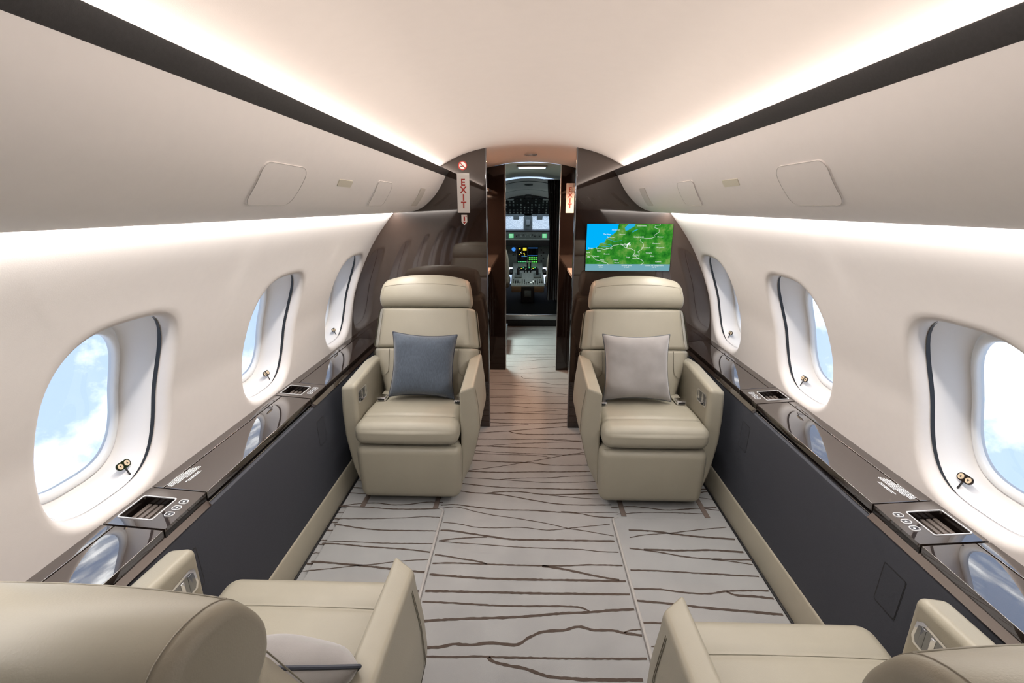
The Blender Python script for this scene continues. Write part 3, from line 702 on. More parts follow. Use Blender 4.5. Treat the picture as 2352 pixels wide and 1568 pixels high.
# ================================================================== CUSHIONS
def make_cushion(loc, rot, size, thick, matl, pipe, label, seed=0, name='throw_cushion'):
    e = empty(name, loc); e.rotation_euler = rot; tag(e, label, 'cushion', 'throw cushions')
    n = 30; rnd = random.Random(seed); ph = [rnd.uniform(0, 6) for _ in range(6)]
    def edge(u, v):      # outline with pulled-out corners
        k = 1 - .10 * (1 - v * v) ** 1.0 * abs(u) ** 3; l = 1 - .10 * (1 - u * u) * abs(v) ** 3
        return u * k * size / 2, v * l * size / 2
    def H(u, v):
        a = max(0, (1 - u ** 4)) ** .55 * max(0, (1 - v ** 4)) ** .55
        w = .05 * math.sin(5 * u + ph[0]) * math.sin(4 * v + ph[1]) + .03 * math.sin(11 * u * v + ph[2]) + .025 * math.sin(14 * v + 3 * u + ph[3]) * abs(u)
        return thick / 2 * a * (1 + w)
    V = []; F = []
    for sgn in (1, -1):
        b = len(V)
        for j in range(n + 1):
            for i in range(n + 1):
                u = math.sin((i / n - .5) * math.pi); v = math.sin((j / n - .5) * math.pi); x, z = edge(u, v); V.append((x, -sgn * H(u, v), z))
        for j in range(n):
            for i in range(n):
                a = b + j * (n + 1) + i; f = (a, a + 1, a + n + 2, a + n + 1); F.append(f if sgn > 0 else tuple(reversed(f)))
    o = mesh('cover', V, F, matl, e, ang=180)
    P = []
    S = [math.sin((i / n - .5) * math.pi) for i in range(n + 1)]
    for u in S[:-1]: P.append((u, -1))
    for v in S[:-1]: P.append((1, v))
    for u in S[:0:-1]: P.append((u, 1))
    for v in S[:0:-1]: P.append((-1, v))
    pts = [(edge(u, v)[0], 0, edge(u, v)[1]) for u, v in P]
    mesh('piping', *tube(pts, .0042, 8, closed=True), pipe, e)
    return e
make_cushion((-.604, 2.490, .656), (R(-21), R(3.5), R(4)), .362, .135, BLUEFAB, NAVY, 'slate blue linen cushion with navy piping on the far seat', 2)
make_cushion((.590, 2.476, .660), (R(-21), R(-1.0), R(-3)), .368, .135, GREYFAB, GREYPIPE, 'light grey velvet cushion with dark piping under the map screen', 5)
make_cushion((-.545, .722, .575), (R(32), R(10), R(10)), .35, .13, GREYFAB, NAVY, 'grey cushion tucked behind the headrest in the lower left corner', 8)

# ================================================================== SIGNS ON THE PARTITION
def wall_frame(x, y, z):       # lettering plane facing aft: u = +x, v = +z, w = towards the camera (-y)
    return (Vector((x, y, z)), (1, 0, 0), (0, 0, 1), (0, -1, 0))
def stacked_sign(x, z, w, h, y, label):
    e = empty('exit_sign', (x, y, z)); tag(e, label, 'sign', 'exit signs')
    fr = (Vector((0, 0, 0)), (1, 0, 0), (0, 0, 1), (0, -1, 0))
    mesh('sign_plate', *place(plate(rrect(w, h, .002, 3), .004), *fr), SIGNW, e, ang=30)
    for k, ch in enumerate('EXIT'):
        V, F = text_mesh(ch, .062, bold=.0016); xs = [v[0] for v in V]; ys = [v[1] for v in V]; cxm = (min(xs) + max(xs)) / 2; cym = (min(ys) + max(ys)) / 2
        sx = 1.0 if ch != 'I' else 1.0; k2 = .0405 / (max(ys) - min(ys))
        V = [((v[0] - cxm) * k2, (v[1] - cym) * k2 + h * .5 - .053 - k * .0450, .0045) for v in V]
        mesh('letter', *place((V, F), *fr), SIGNR, e, smooth=False)
stacked_sign(-.421, 1.598, .077, .235, YB - .0005, 'tall white exit sign with red letters on the near partition')
stacked_sign(.351, 1.587, .071, .247, 4.2695, 'tall white exit sign with red letters on the far post')
e = empty('no_smoking_sign', (-.422, YB - .0005, 1.760)); tag(e, 'round red and white no smoking sign above the exit sign', 'sign')
fr = (Vector((0, 0, 0)), (1, 0, 0), (0, 0, 1), (0, -1, 0))
circ = lambda r, n=32: [(r * math.cos(2 * math.pi * i / n), r * math.sin(2 * math.pi * i / n)) for i in range(n)]
mesh('sign_disc', *place(plate(circ(.0265), .002), *fr), SIGNW, e, ang=30)
mesh('red_ring', *place(ring(circ(.0275), circ(.0205), .0006, .002), *fr), SIGNR, e, ang=30)
bar = lambda cx, cy, L, t, a: [(cx + x * math.cos(R(a)) - y * math.sin(R(a)), cy + x * math.sin(R(a)) + y * math.cos(R(a))) for x, y in ((-L/2, -t/2), (L/2, -t/2), (L/2, t/2), (-L/2, t/2))]
mesh('cigarette_mark', *place(plate(bar(-.002, -.004, .024, .005, 0), .0004, .002), *fr), BLACK, e, smooth=False)
mesh('smoke_mark', *place(plate(bar(.008, .006, .010, .0016, 60), .0004, .002), *fr), GREYPIPE, e, smooth=False)
mesh('red_slash', *place(plate(bar(0, 0, .044, .0052, -45), .0006, .0024), *fr), SIGNR, e, smooth=False)
e = empty('extinguisher_sign', (-.420, YB - .0005, 1.440)); tag(e, 'small white and red fire extinguisher arrow sign below the exit sign', 'sign')
mesh('sign_plate', *place(plate([(-.018, .028), (-.018, -.016), (0, -.036), (.018, -.016), (.018, .028)], .002), *fr), SIGNW, e, smooth=False)
mesh('arrow_mark', *place(plate([(-.012, -.014), (0, -.029), (.012, -.014)], .0006, .002), *fr), SIGNR, e, smooth=False)
mesh('bottle_mark', *place(plate(rrect(.010, .026, .003, 3), .0006, .002), Vector((0, 0, .003)), *fr[1:]), SIGNR, e, smooth=False)
mesh('nozzle_mark', *place(plate([(-.008, .022), (-.008, .018), (.012, .018), (.012, .014), (.015, .014), (.015, .022)], .0006, .002), *fr), SIGNR, e, smooth=False)

# ================================================================== MAP SCREEN
e = empty('wall_monitor', (.622, YB - .001, 1.268)); tag(e, 'flat wall screen showing a green and blue flight map', 'screen')
MW, MH = .536, .292
mesh('screen_case', *place(plate(rrect(MW + .008, MH + .010, .004, 3), .014), Vector((0, 0, -.003)), *fr[1:]), BLACKG, e, ang=30)
def land_mat():
    m = bpy.data.materials.new('map_land'); m.use_nodes = True; t = m.node_tree; t.nodes.clear()
    tc = t.nodes.new('ShaderNodeTexCoord'); n1 = t.nodes.new('ShaderNodeTexNoise'); n1.inputs['Scale'].default_value = 16; n1.inputs['Detail'].default_value = 8; n1.inputs['Roughness'].default_value = .62
    r = t.nodes.new('ShaderNodeValToRGB'); r.color_ramp.elements[0].position = .32; r.color_ramp.elements[0].color = (.004, .10, .010, 1)
    r.color_ramp.elements[1].position = .70; r.color_ramp.elements[1].color = (.22, .37, .09, 1)
    x = r.color_ramp.elements.new(.50); x.color = (.035, .25, .022, 1)
    em = t.nodes.new('ShaderNodeEmission'); em.inputs['Strength'].default_value = 1.0; o = t.nodes.new('ShaderNodeOutputMaterial')
    t.links.new(tc.outputs['Object'], n1.inputs['Vector']); t.links.new(n1.outputs['Fac'], r.inputs['Fac']); t.links.new(r.outputs[0], em.inputs['Color']); t.links.new(em.outputs[0], o.inputs['Surface'])
    return m
LAND = land_mat(); SEA = emit('map_sea', (.0, .42, .90), 1.0); MAPW = emit('map_white', (.85, .92, .88), 1.0); BARM = emit('map_bar', (.16, .36, .42), 1.0); LAKE = emit('map_lake', (.02, .40, .70), 1.0)
scr = mesh('screen_map', *place(plate([(-MW/2, -MH/2), (MW/2, -MH/2), (MW/2, MH/2), (-MW/2, MH/2)], .001, .0142), *fr), LAND, e, smooth=False)
# map picture coordinates: 0..2000 across, 0..1150 down, as on the display
mp = lambda a, b: ((a / 2000 - .5) * MW, (.5 - b / 1150) * MH)
def flat(polys, name, matl, lift, parent=scr):
    mb = MB()
    for P in polys:
        Q = [mp(*p) for p in P]
        area = sum(Q[i][0] * Q[(i + 1) % len(Q)][1] - Q[(i + 1) % len(Q)][0] * Q[i][1] for i in range(len(Q)))
        if area < 0: Q = Q[::-1]
        bm = bmesh.new(); vs = [bm.verts.new((u, v, lift)) for u, v in Q]; bm.faces.new(vs); bmesh.ops.triangulate(bm, faces=bm.faces[:])
        V = [tuple(v.co) for v in bm.verts]; bm.verts.index_update(); F = [tuple(v.index for v in f.verts) for f in bm.faces]; bm.free()
        mb.add(*place((V, F), *fr))
    return mb.build(name, matl, parent, smooth=False)
flat([[(0, 0), (735, 0), (722, 90), (690, 180), (640, 230), (560, 290), (520, 330), (455, 372), (370, 410), (330, 440), (420, 455), (310, 470), (250, 490), (300, 520), (215, 540), (260, 570), (180, 590), (100, 605), (0, 640)]], 'map_sea_area', SEA, .0156)
flat([[(880, 90), (960, 0), (1120, 0), (1100, 60), (1020, 110), (960, 150), (900, 170)], [(1060, 190), (1110, 150), (1190, 120), (1190, 135), (1110, 175), (1070, 205)]], 'map_lakes', LAKE, .0156)
def stroke(P, w, lift, parent, name, matl):
    mb = MB()
    for poly in P:
        Q = np.array([mp(*p) for p in poly]); V = []; F = []
        for i in range(len(Q)):
            t = Q[min(i + 1, len(Q) - 1)] - Q[max(i - 1, 0)]; t = t / (np.hypot(*t) or 1); V += [(Q[i][0] + t[1] * w, Q[i][1] - t[0] * w, lift), (Q[i][0] - t[1] * w, Q[i][1] + t[0] * w, lift)]
        for i in range(len(Q) - 1): F.append((2 * i, 2 * i + 2, 2 * i + 3, 2 * i + 1))
        mb.add(*place((V, F), *fr))
    return mb.build(name, matl, parent, smooth=False)
stroke([[(455, 355), (560, 385), (640, 420), (780, 405), (830, 400)], [(400, 470), (520, 500), (600, 520)], [(330, 540), (430, 560), (600, 540)]], .0011, .0157, scr, 'map_estuaries', LAKE)
stroke([[(230, 560), (250, 610), (320, 590), (420, 620), (520, 600), (600, 560), (640, 520), (720, 510), (790, 490), (860, 520), (900, 560), (960, 590), (1060, 600), (1130, 640), (1160, 680), (1100, 780), (1180, 790), (1260, 850), (1330, 880), (1370, 940), (1340, 980), (1290, 1010)],
        [(1700, 0), (1690, 30), (1580, 40), (1570, 90), (1690, 130), (1680, 200), (1580, 270), (1600, 310), (1520, 340), (1380, 350), (1270, 360), (1250, 400), (1330, 470), (1350, 540), (1300, 620), (1210, 680), (1260, 720), (1250, 800)],
        [(0, 770), (60, 790), (150, 770), (190, 840), (240, 880), (330, 900), (420, 930), (500, 950), (540, 990)]], .0009, .0158, scr, 'map_borders', MAPW)
flat([[(0, 985), (2000, 985), (2000, 1150), (0, 1150)]], 'map_info_bar', BARM, .0156)
flat([[(893, 470), (905, 477), (1036, 508), (1034, 522), (900, 489)], [(945, 487), (1030, 438), (1034, 445), (985, 503)], [(945, 490), (975, 503), (962, 584), (950, 584)], [(1010, 505), (1045, 478), (1049, 485), (1028, 512)], [(1010, 512), (1028, 520), (1032, 550), (1023, 550)]], 'map_aeroplane', MAPW, .0160)
TXT = [('Amsterdam', 680, 145), ('The Hague', 480, 250), ('Utrecht', 830, 255), ('Rotterdam', 570, 320), ('Genemuiden', 1270, 45), ('RHINE RIVER', 1220, 318), ('Munster', 1720, 310), ('Dortmund', 1640, 475), ('Wuppertal', 1740, 570),
       ('Dusseldorf', 1400, 575), ('Tilburg', 860, 500), ('Brugge', 110, 590), ('Antwerp', 540, 590), ('Gent', 300, 655), ('Ypres', 50, 695), ('Brussels', 490, 730), ('Cologne', 1480, 700), ('Bonn', 1570, 780), ('Aachen', 1180, 755), ('Lille', 70, 810), ('Tournai', 240, 790),
       ('Liege', 1000, 810), ('Monschau', 1190, 845), ('Mons', 390, 880), ('Namur', 720, 880), ('Dinant', 740, 950), ('Koblenz', 1720, 920)]
mb = MB()
for t, a, b in TXT:
    V, F = text_mesh(t, .0112); u, v = mp(a, b); mb.add(*place(([(p[0] + u, p[1] + v, .0160) for p in V], F), *fr))
mb.build('map_town_names', MAPW, scr, smooth=False)['kind'] = 'stuff'
mb = MB()
for t, a, b in (('Altitude', 360, 1018), ('-64 m', 360, 1060), ('Ground Speed', 980, 1018), ('0 km/h', 980, 1060), ('Outside Air Temperature', 1630, 1018), ('3.3 \u00b0C', 1630, 1060)):
    V, F = text_mesh(t, .0112); u, v = mp(a, b); mb.add(*place(([(p[0] + u, p[1] + v, .0160) for p in V], F), *fr))
mb.build('map_flight_data', MAPW, scr, smooth=False)['kind'] = 'stuff'

# ================================================================== GALLEY PASSAGE
gp = [(-x, z) for x, z in CEILP[:0:-1]] + [(x, z) for x, z in CEILP]
rows = [[(x, y, z) for x, z in gp] for y in (YB + .003, 3.5, 4.0, 4.315)]
tag(mesh('ceiling_passage', *sheet(rows), CEIL, ang=180), kind='structure')
for side, sn in ((-1, 'left'), (1, 'right')):
    b = MB().box(min(side * .98, side * 1.26), max(side * .98, side * 1.26), YB + .045, 6.05, 0, 1.9); tag(b.build('wall_passage_' + sn, BLACKG, smooth=False), kind='structure')
    e = empty('galley_cabinet', (side * .62, 3.68, 0)); tag(e, 'gloss black galley cabinet with lit niche on the %s of the passage' % sn, 'cabinet', 'galley cabinets')
    X = lambda a: side * (a - .62)
    def bx(name, x0, x1, y0, y1, z0, z1, mt, r=.003): return mesh(name, *rb(min(X(x0), X(x1)), max(X(x0), X(x1)), y0 - 3.68, y1 - 3.68, z0, z1, r, 2), mt, e)
    bx('lower_body', .375, .66, 3.10, 4.262, .0, .955, BLACKG)
    bx('counter', .345, .66, 3.10, 4.262, .957, .985, COUNTER)
    bx('niche_back', .62, .66, 3.10, 4.262, .985, 1.640, WOOD)
    mesh('upper_body', *prism([(X(x), z) for x, z in ((.375, 1.670), (.375, 1.815), (.5, 1.765), (.6, 1.705), (.64, 1.670))], 3.10 - 3.68, 4.262 - 3.68), BLACKG, e, smooth=False)
    bx('niche_top', .355, .64, 3.10, 4.262, 1.645, 1.669, COUNTER)
    for k in range(3):
        d = bx('cabinet_door', .366, .3748, 3.115 + k * .383, 3.485 + k * .383, .05, .945, BLACKG)
        mesh('door_latch', *rb(min(X(.358), X(.366)), max(X(.358), X(.366)), 3.13 + k * .383 - 3.68, 3.15 + k * .383 - 3.68, .55, .60, .002, 2), CHROME, d)
    # second partition post
    xa, xb = (.214, 1.26) if side < 0 else (.268, 1.26)
    poly = [(xa, 0), (xb, 0), (xb, 1.2), (.93, 1.45), (.80, 1.60), (.66, 1.71), (.565, 1.765), (.425, 1.828), (xa, 1.868)]
    tag(mesh('wall_post_' + sn, *prism([(side * x, z) for x, z in poly], 4.27, 4.315), BLACKG, smooth=False), kind='structure')
    tag(mesh('trim_%d' % (3 if side < 0 else 4), *rb(side * xa - .003, side * xa + .003, 4.268, 4.318, 0, 1.86, .002, 2), STEEL), kind='structure')
e = empty('passage_downlight', (0, 3.60, 1.878)); tag(e, 'small round warm downlight in the passage ceiling', 'light')
mesh('lamp_ring', *place(ring(circ(.045), circ(.034), .006), (0, 0, -.006), (1, 0, 0), (0, 1, 0), (0, 0, 1)), STEEL, e)
gl = area_lamp('passage_lamp', (0, 3.60, 1.866), .07, .07, 7.0, (1.0, .50, .30)); 
for side in (-1, 1): area_lamp('niche_lamp', (side * .50, 3.68, 1.640), .05, .9, 13.0, (1.0, .64, .45))

# ================================================================== ENTRY AREA
VP = smooth_curve([(0, 1.882), (.2, 1.872), (.45, 1.815), (.7, 1.69), (.9, 1.50), (1.0, 1.30)], 24)
vp = [(-x, z) for x, z in VP[:0:-1]] + [(x, z) for x, z in VP]
rows = [[(x, y, z - .01 * (y - 4.315)) for x, z in vp] for y in np.linspace(4.3, 6.02, 6)]
tag(mesh('ceiling_entry', *sheet(rows), CKCEIL, ang=180), kind='structure')
e = empty('ceiling_light_panel', (.02, 4.60, 1.866)); tag(e, 'pale rectangular light panel in the entry ceiling', 'light')
mesh('light_housing', *rb(-.14, .14, -.09, .09, -.006, .008, .003, 2), STEEL, e)
mesh('light_diffuser', *rb(-.125, .125, -.08, .08, -.008, -.005, .001, 1), emit('cool_diffuser', (.70, .85, .88), 1.6), e)
area_lamp('entry_daylight_fill', (-.62, 5.05, 1.42), .50, .40, 66.0, (.84, 1.0, .95), (0, R(34), 0))  # added light standing in for daylight from the unseen entry door
area_lamp('cockpit_fill_light', (0, 6.60, 1.76), .10, .06, 4.5, (.90, 1.0, .95))  # fill light added to brighten the cockpit, no fixture behind it
# cockpit bulkhead either side of its doorway
for side, sn, xa in ((-1, 'left', .305), (1, 'right', .395)):
    b = MB().box(min(side * xa, side * 1.2), max(side * xa, side * 1.2), 6.0, 6.05, 0, 1.9)
    tag(b.build('wall_cockpit_' + sn, BLACKG, smooth=False), kind='structure')
tag(mesh('door_1', *rb(-.318, -.300, 5.30, 5.98, .02, 1.80, .006, 2), BLACKG), kind='structure', label='gloss black open door leaf at the cockpit entrance')
e = empty('entry_cupboard', (-.40, 5.05, 0)); tag(e, 'low grey cupboard on the entry floor by the cockpit door', 'cupboard')
mesh('cupboard_body', *rb(-.20, .16, -.25, .25, 0, .19, .01, 2), mat('cupboard_grey', (.12, .12, .13), .5), e); mesh('cupboard_top', *rb(-.205, .165, -.255, .255, .19, .205, .004, 2), STEEL, e)
# curtain gathered on the right
e = empty('entry_curtain', (.33, 5.55, 0)); tag(e, 'charcoal curtain gathered beside the cockpit entrance', 'curtain')
rows = []
for j in range(13):
    z = 1.80 - 1.36 * j / 12; wdt = .075 + .06 * abs(j / 12 - .45) ; rows.append([(-.02 + wdt * 2 * (i / 40 - .5) + .02 * j / 12, .022 * math.sin(i * 1.1) + .01 * math.sin(i * .37 + j * .3), z) for i in range(41)])
V, F = sheet(rows); nV = len(V); V2 = V + [(x, y + .004, z) for x, y, z in V]; F2 = F + [tuple(nV + i for i in reversed(f)) for f in F]
mesh('curtain_cloth', V2, F2, CURT, e); mesh('curtain_rail', *tube([(-.16, 0, 1.805), (.25, 0, 1.805)], .006), STEEL, e)

# ================================================================== COCKPIT
tag(mesh('floor_cockpit', *rb(-1.1, 1.1, 6.02, 8.6, .05, .150, .004, 2), mat('cockpit_floor', (.005, .005, .005), .9, spec=.05), smooth=False), kind='structure')
tag(mesh('trim_5', *rb(-.32, .41, 5.97, 6.03, .085, .156, .008, 2), STEEL), kind='structure', label='steel sill at the cockpit step')
tag(mesh('trim_6', *rb(-.32, .41, 5.985, 6.03, .0, .085, .004, 2), BLACK), kind='structure', label='dark riser of the cockpit step')
rows = []
for y, zc in ((6.02, 1.85), (6.4, 1.83), (6.8, 1.78), (7.2, 1.70), (7.45, 1.64)):
    rows.append([(x, y, zc - .42 * x * x) for x in np.linspace(-1.1, 1.1, 25)])
tag(mesh('ceiling_cockpit', *sheet(rows), CKCEIL, ang=180), kind='structure')
for side, sn in ((-1, 'left'), (1, 'right')):
    tag(MB().box(min(side * 1.0, side * 1.05), max(side * 1.0, side * 1.05), 6.05, 8.6, 0, 1.08).box(min(side * 1.0, side * 1.05), max(side * 1.0, side * 1.05), 6.05, 8.6, 1.42, 1.9).build('wall_flightdeck_' + sn, CKGREY, smooth=False), kind='structure')
for k, yy in enumerate((6.35, 6.95)):
    tag(mesh('trim_%d' % (7 + k), *tube([(x, yy, (1.832 if k == 0 else 1.752) - .42 * x * x - .002) for x in np.linspace(-.8, .8, 21)], .006), CKGREY), kind='structure')
e = empty('ceiling_speaker', (.0, 6.62, 1.795)); tag(e, 'small round speaker grille in the cockpit ceiling', 'speaker'); mesh('speaker_grille', *rb(-.055, .055, -.04, .04, -.008, .006, .006, 2), CKGREY, e); mesh('speaker_cone', *place(plate(circ(.035), .003), (0, 0, -.010), (1, 0, 0), (0, 1, 0), (0, 0, 1)), BLACK, e)
# overhead switch panel, sloping forward and down
e = empty('overhead_switch_panel', (0, 7.30, 1.66)); tag(e, 'dark overhead cockpit panel with rows of switches', 'switch panel')
A = Vector((0, 0, 0)); D = Vector((0, .46, -.27)); dl = D.normalized(); nn = Vector((0, -dl.z, dl.y)); nn = -nn if nn.z > 0 else nn
def oh(u, v, w): return tuple(A + Vector((1, 0, 0)) * u + dl * v + nn * w)
def ohbox(name, u0, u1, v0, v1, w0, w1, mt, par, r=.002):
    V, F = rb(u0, u1, v0, v1, w0, w1, r, 1); return mesh(name, [oh(*v) for v in V], [tuple(reversed(f)) for f in F], mt, par)
pb = ohbox('panel_body', -.40, .40, 0, .53, -.03, 0, BLACK, e, .02)
rnd = random.Random(4)
for row in range(6):
    for colm in range(13):
        u = -.34 + colm * .0567; v = .07 + row * .078
        ohbox('switch', u - .011, u + .011, v - .016, v + .016, 0, rnd.uniform(.006, .02), rnd.choice((CKGREY, CKGREY, BLACK, CKLIGHT)), pb)
ohbox('compass_mount', -.045, .045, -.06, .02, -.01, .05, BLACK, e, .01)
for s in (-1, 1):
    V, F = rb(s * .27 - .05, s * .27 + .05, .03, .08, .0, .022, .012, 3); mesh('air_gasper', [oh(*v) for v in V], [tuple(reversed(f)) for f in F], CKLIGHT, e)
V, F = tube([oh(x, -.01 + .5 * (x * x), .01) for x in np.linspace(-.42, .42, 21)], .014); mesh('panel_rim', V, F, BLACK, e)
# windscreen with sun screens
def shade_mat():
    m = bpy.data.materials.new('screen_foil'); m.use_nodes = True; t = m.node_tree; t.nodes.clear()
    tr = t.nodes.new('ShaderNodeBsdfTranslucent'); tp = t.nodes.new('ShaderNodeBsdfTransparent'); mx = t.nodes.new('ShaderNodeMixShader'); o = t.nodes.new('ShaderNodeOutputMaterial')
    tc = t.nodes.new('ShaderNodeTexCoord'); mpn = t.nodes.new('ShaderNodeMapping'); mpn.inputs['Rotation'].default_value = (0, R(55), 0); mpn.inputs['Scale'].default_value = (60, 1, 14)
    n = t.nodes.new('ShaderNodeTexNoise'); n.inputs['Scale'].default_value = 4; r = t.nodes.new('ShaderNodeValToRGB'); r.color_ramp.elements[0].position = .42; r.color_ramp.elements[1].position = .58
    r.color_ramp.elements[0].color = (.45, .50, .52, 1); r.color_ramp.elements[1].color = (.92, .95, .95, 1)
    t.links.new(tc.outputs['Object'], mpn.inputs['Vector']); t.links.new(mpn.outputs['Vector'], n.inputs['Vector']); t.links.new(n.outputs['Fac'], r.inputs['Fac']); t.links.new(r.outputs[0], tr.inputs['Color']); t.links.new(r.outputs[0], tp.inputs['Color'])
    mx.inputs[0].default_value = .35; t.links.new(tr.outputs[0], mx.inputs[1]); t.links.new(tp.outputs[0], mx.inputs[2]); t.links.new(mx.outputs[0], o.inputs['Surface']); return m
FOIL = shade_mat()
w = empty('window_15', (0, 8.32, 1.24)); tag(w, kind='structure', label='cockpit windscreen with two pale panes')
for s in (-1, 1):
    mesh('pane', *place(plate([(a + s * .245, b) for a, b in rrect(.345, .245, .03, 4)], .004), (0, 0, 0), (1, 0, 0), (0, 0, 1), (0, -1, 0)), FOIL, w, ang=30)
    mesh('pane', *place(plate([(a + s * .72, b) for a, b in rrect(.50, .245, .03, 4)], .004), (0, 0, 0), (1, 0, 0), (0, 0, 1), (0, -1, 0)), FOIL, w, ang=30)
    mesh('side_post', *rb(s * .445 - .025, s * .445 + .025, -.03, .02, -.16, .16, .008, 2), CKGREY, w)
    mesh('sun_visor', *rb(s * .20 - .05, s * .20 + .05, -.05, -.03, .06, .17, .01, 2), CKGREY, w)
mesh('centre_post', *rb(-.075, .075, -.04, .02, -.16, .20, .012, 2), CKGREY, w)
mesh('standby_compass', *rb(-.035, .035, -.09, -.04, -.03, .06, .012, 2), CKLIGHT, w)
mesh('header', *rb(-1.05, 1.05, -.04, .02, .115, .62, .01, 2), CKGREY, w); mesh('sill', *rb(-1.05, 1.05, -.04, .02, -.55, -.118, .01, 2), CKGREY, w)
# glareshield
e = empty('glareshield', (0, 7.72, 1.02)); tag(e, 'grey cockpit glareshield with two small green displays', 'instrument panel')
mesh('shield_top', *rb(-.85, .85, .0, .50, .095, .118, .008, 2), BLACK, e); mesh('shield_face', *rb(-.85, .85, -.002, .04, -.012, .10, .006, 2), CKGREY, e)
mesh('shield_edge', *rb(-.85, .85, -.02, .05, -.026, -.012, .005, 2), CKLIGHT, e); mesh('shield_under', *rb(-.85, .85, .0, .19, -.12, -.026, .005, 2), BLACK, e)
GREEN = emit('display_green', (.10, .55, .22), 1.0); YEL = emit('display_yellow', (.85, .72, .05), 1.0); BLU = emit('display_blue', (.05, .25, .75), 1.0); DWHITE = emit('display_white', (.7, .8, .75), 1.0); DBG = mat('display_black', (.004, .006, .012), .1)
for s in (-1, 1):
    d = mesh('side_display', *rb(s * .268 - .038, s * .268 + .038, -.006, .0, .008, .074, .002, 1), GREEN, e)
    for k in range(3): mesh('display_line', *rb(s * .268 - .028, s * .268 + .02, -.0068, -.006, .018 + k * .02, .024 + k * .02, .0003, 1), DWHITE, d)
for k in range(11):
    mesh('selector_knob', *rb(-.185 + k * .037 - .009, -.185 + k * .037 + .009, -.016, 0, .028 + .02 * (k % 2), .046 + .02 * (k % 2), .005, 2), rnd.choice((CKLIGHT, BLACK, CKLIGHT)), e)
# main instrument panel
e = empty('main_instrument_panel', (0, 7.92, .73)); tag(e, 'grey main instrument panel with lit flight displays', 'instrument panel')
mesh('panel_face', *rb(-.85, .85, 0, .05, -.20, .165, .01, 2), CKGREY, e)
for cxm in (-.0915, .088, -.45, .45):
    d = mesh('flight_display', *rb(cxm - .083, cxm + .083, -.008, .0, -.128, .134, .004, 2), DBG, e)
    rr = random.Random(int(cxm * 100))
    if cxm != .088:
        mesh('display_block', *rb(cxm + .012, cxm + .072, -.0092, -.0082, .078, .126, .0004, 1), YEL, d)
        for q in range(14): a = cxm - .075 + rr.random() * .12; b = -.02 + rr.random() * .135; mesh('display_symbol', *rb(a, a + rr.uniform(.008, .03), -.0092, -.0082, b, b + .007, .0003, 1), rr.choice((YEL, GREEN, DWHITE, YEL)), d)
        mesh('display_bar', *rb(cxm - .01, cxm + .078, -.0092, -.0082, -.018, -.006, .0004, 1), BLU, d)
        for q in range(4): mesh('display_symbol', *rb(cxm - .07 + q * .036, cxm - .045 + q * .036, -.0092, -.0082, -.112, -.098, .0003, 1), GREEN, d)
    else:
        mesh('display_bar', *rb(cxm - .078, cxm + .078, -.0092, -.0082, .118, .128, .0004, 1), BLU, d); mesh('display_bar', *rb(cxm - .078, cxm + .078, -.0092, -.0082, -.006, .002, .0004, 1), BLU, d)
        for q in range(4):
            for z_ in (-.035, -.065, -.105): mesh('display_symbol', *rb(cxm - .068 + q * .037, cxm - .040 + q * .037, -.0092, -.0082, z_ - .010, z_ + .010, .0003, 1), emit('display_lime', (.12, .75, .10), 1.0) if 'display_lime' not in MATS else MATS['display_lime'], d)
mesh('standby_dial', *place(plate(circ(.032, 20), .006), (-.235, -.001, .10), (1, 0, 0), (0, 0, 1), (0, -1, 0)), BLU, e)
for k in range(4): mesh('panel_knob', *rb(-.25 + .03 * (k % 2), -.232 + .03 * (k % 2), -.014, 0, .0 + .04 * (k // 2), .018 + .04 * (k // 2), .005, 2), BLACK, e)
for k in range(5): mesh('panel_knob', *rb(.215 + .035 * (k % 2), .24 + .035 * (k % 2), -.014, 0, -.10 + .045 * k, -.08 + .045 * k, .005, 2), BLACK, e)
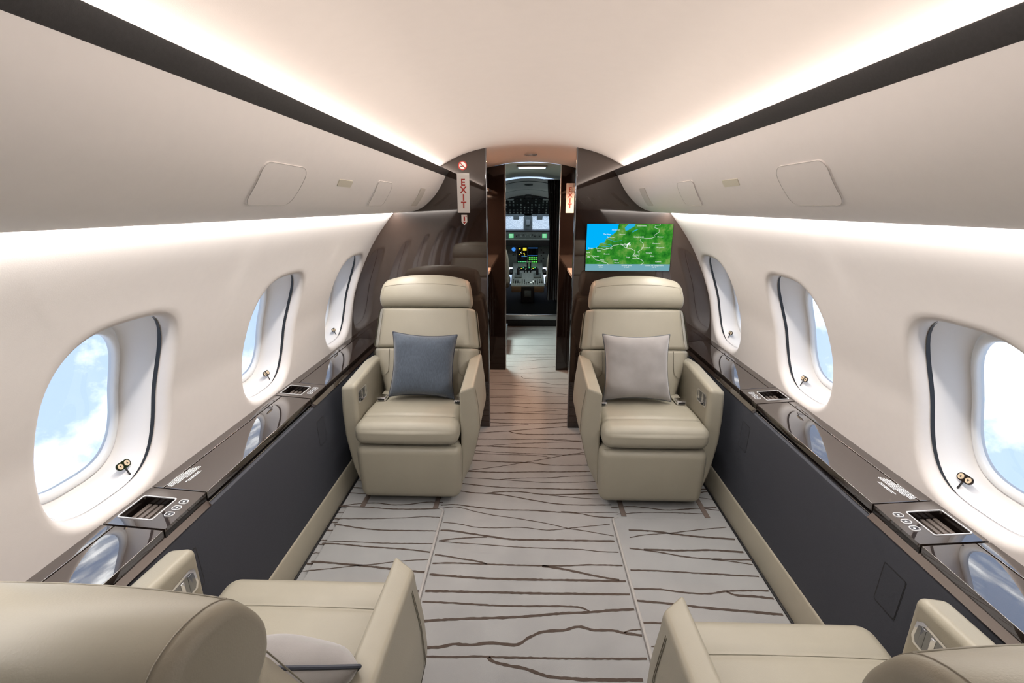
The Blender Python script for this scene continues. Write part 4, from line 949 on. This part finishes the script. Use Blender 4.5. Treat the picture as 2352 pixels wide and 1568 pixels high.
# centre pedestal
e = empty('centre_pedestal', (0, 6.75, .15)); tag(e, 'grey centre pedestal with throttle levers between the pilot seats', 'control pedestal')
V, F = rb(-.245, .245, 0, 1.15, -.03, 0, .008, 2)
sl = lambda x, y, z: (x, y, .268 + z + y * .165)
top = mesh('pedestal_top', [sl(*v) for v in V], F, CKLIGHT, e)
for s in (-1, 1):
    mesh('tan_panel', *rb(s * .165 - .072, s * .165 + .072, -.004, .9, .165, .250, .006, 2), TAN, e)
    V, F = rb(s * .145 - .055, s * .145 + .055, .32, .52, .0, .03, .012, 2); mesh('lever_boot', [sl(*v) for v in V], F, CKGREY, e)
    V, F = tube([sl(s * .145, .42, .02), sl(s * .145, .44, .09), sl(s * .145, .45, .11)], .022, 10); mesh('trim_lever', V, F, BLACK, e)
mesh('pedestal_stem', *rb(-.10, .10, .02, .8, 0, .26, .02, 3), mat('stem_dark', (.03, .032, .035), .4), e); mesh('stem_recess', *rb(-.05, .05, .006, .03, .09, .19, .008, 2), CKGREY, e)
for x, hgt in ((-.05, .11), (-.005, .17), (.045, .17)):
    V, F = tube([sl(x, .62, .0), sl(x, .60, hgt)], .010, 8); lv = mesh('throttle_lever', V, F, BLACK, e)
    p = sl(x, .60, hgt); mesh('lever_grip', *rb(p[0] - .022, p[0] + .022, p[1] - .015, p[1] + .015, p[2] - .01, p[2] + .012, .006, 2), CKLIGHT, lv)
for r_ in range(4):
    for c_ in range(14):
        x = -.21 + c_ * .0323
        if -.03 < x < .06 and r_ > 1: continue
        V, F = rb(x - .008, x + .008, .04 + r_ * .06, .06 + r_ * .06, 0, .012, .003, 1); mesh('pedestal_key', [sl(*v) for v in V], F, rnd.choice((BLACK, CKGREY, DWHITE if rnd.random() < .3 else CKLIGHT)), top)
V, F = rb(-.16, .16, .72, .90, .0, .012, .003, 1); mesh('pedestal_display', [sl(*v) for v in V], F, DBG, top)
for q in range(9): V, F = rb(-.14 + q * .031, -.118 + q * .031, .74 + .04 * (q % 3), .77 + .04 * (q % 3), .012, .0135, .0005, 1); mesh('display_symbol', [sl(*v) for v in V], F, (DWHITE, YEL, GREEN)[q % 3], top)
# pilot seats
for s, sn in ((-1, 'left'), (1, 'right')):
    e = empty('pilot_seat', (s * .52, 6.9, .15)); tag(e, 'cream covered pilot seat on the %s of the pedestal' % sn, 'seat', 'pilot seats')
    V, F = rb(-.25, .25, -.10, .06, .25, .82, .06, 4, (6, 2, 8)); mesh('seat_back', [(x * (1 - .25 * max(0, (z - .5) / .32) ** 2), y - .08 * (z - .25), z) for x, y, z in V], F, SHEEP, e)
    mesh('seat_pan', *rb(-.25, .25, .0, .50, .20, .32, .04, 3), SHEEP, e); mesh('seat_column', *rb(-.12, .12, .05, .40, 0, .22, .02, 2), BLACK, e)
    mesh('seat_armrest', *rb(-s * .27 - .03, -s * .27 + .03, -.02, .32, .40, .45, .02, 3), BLACK, e)
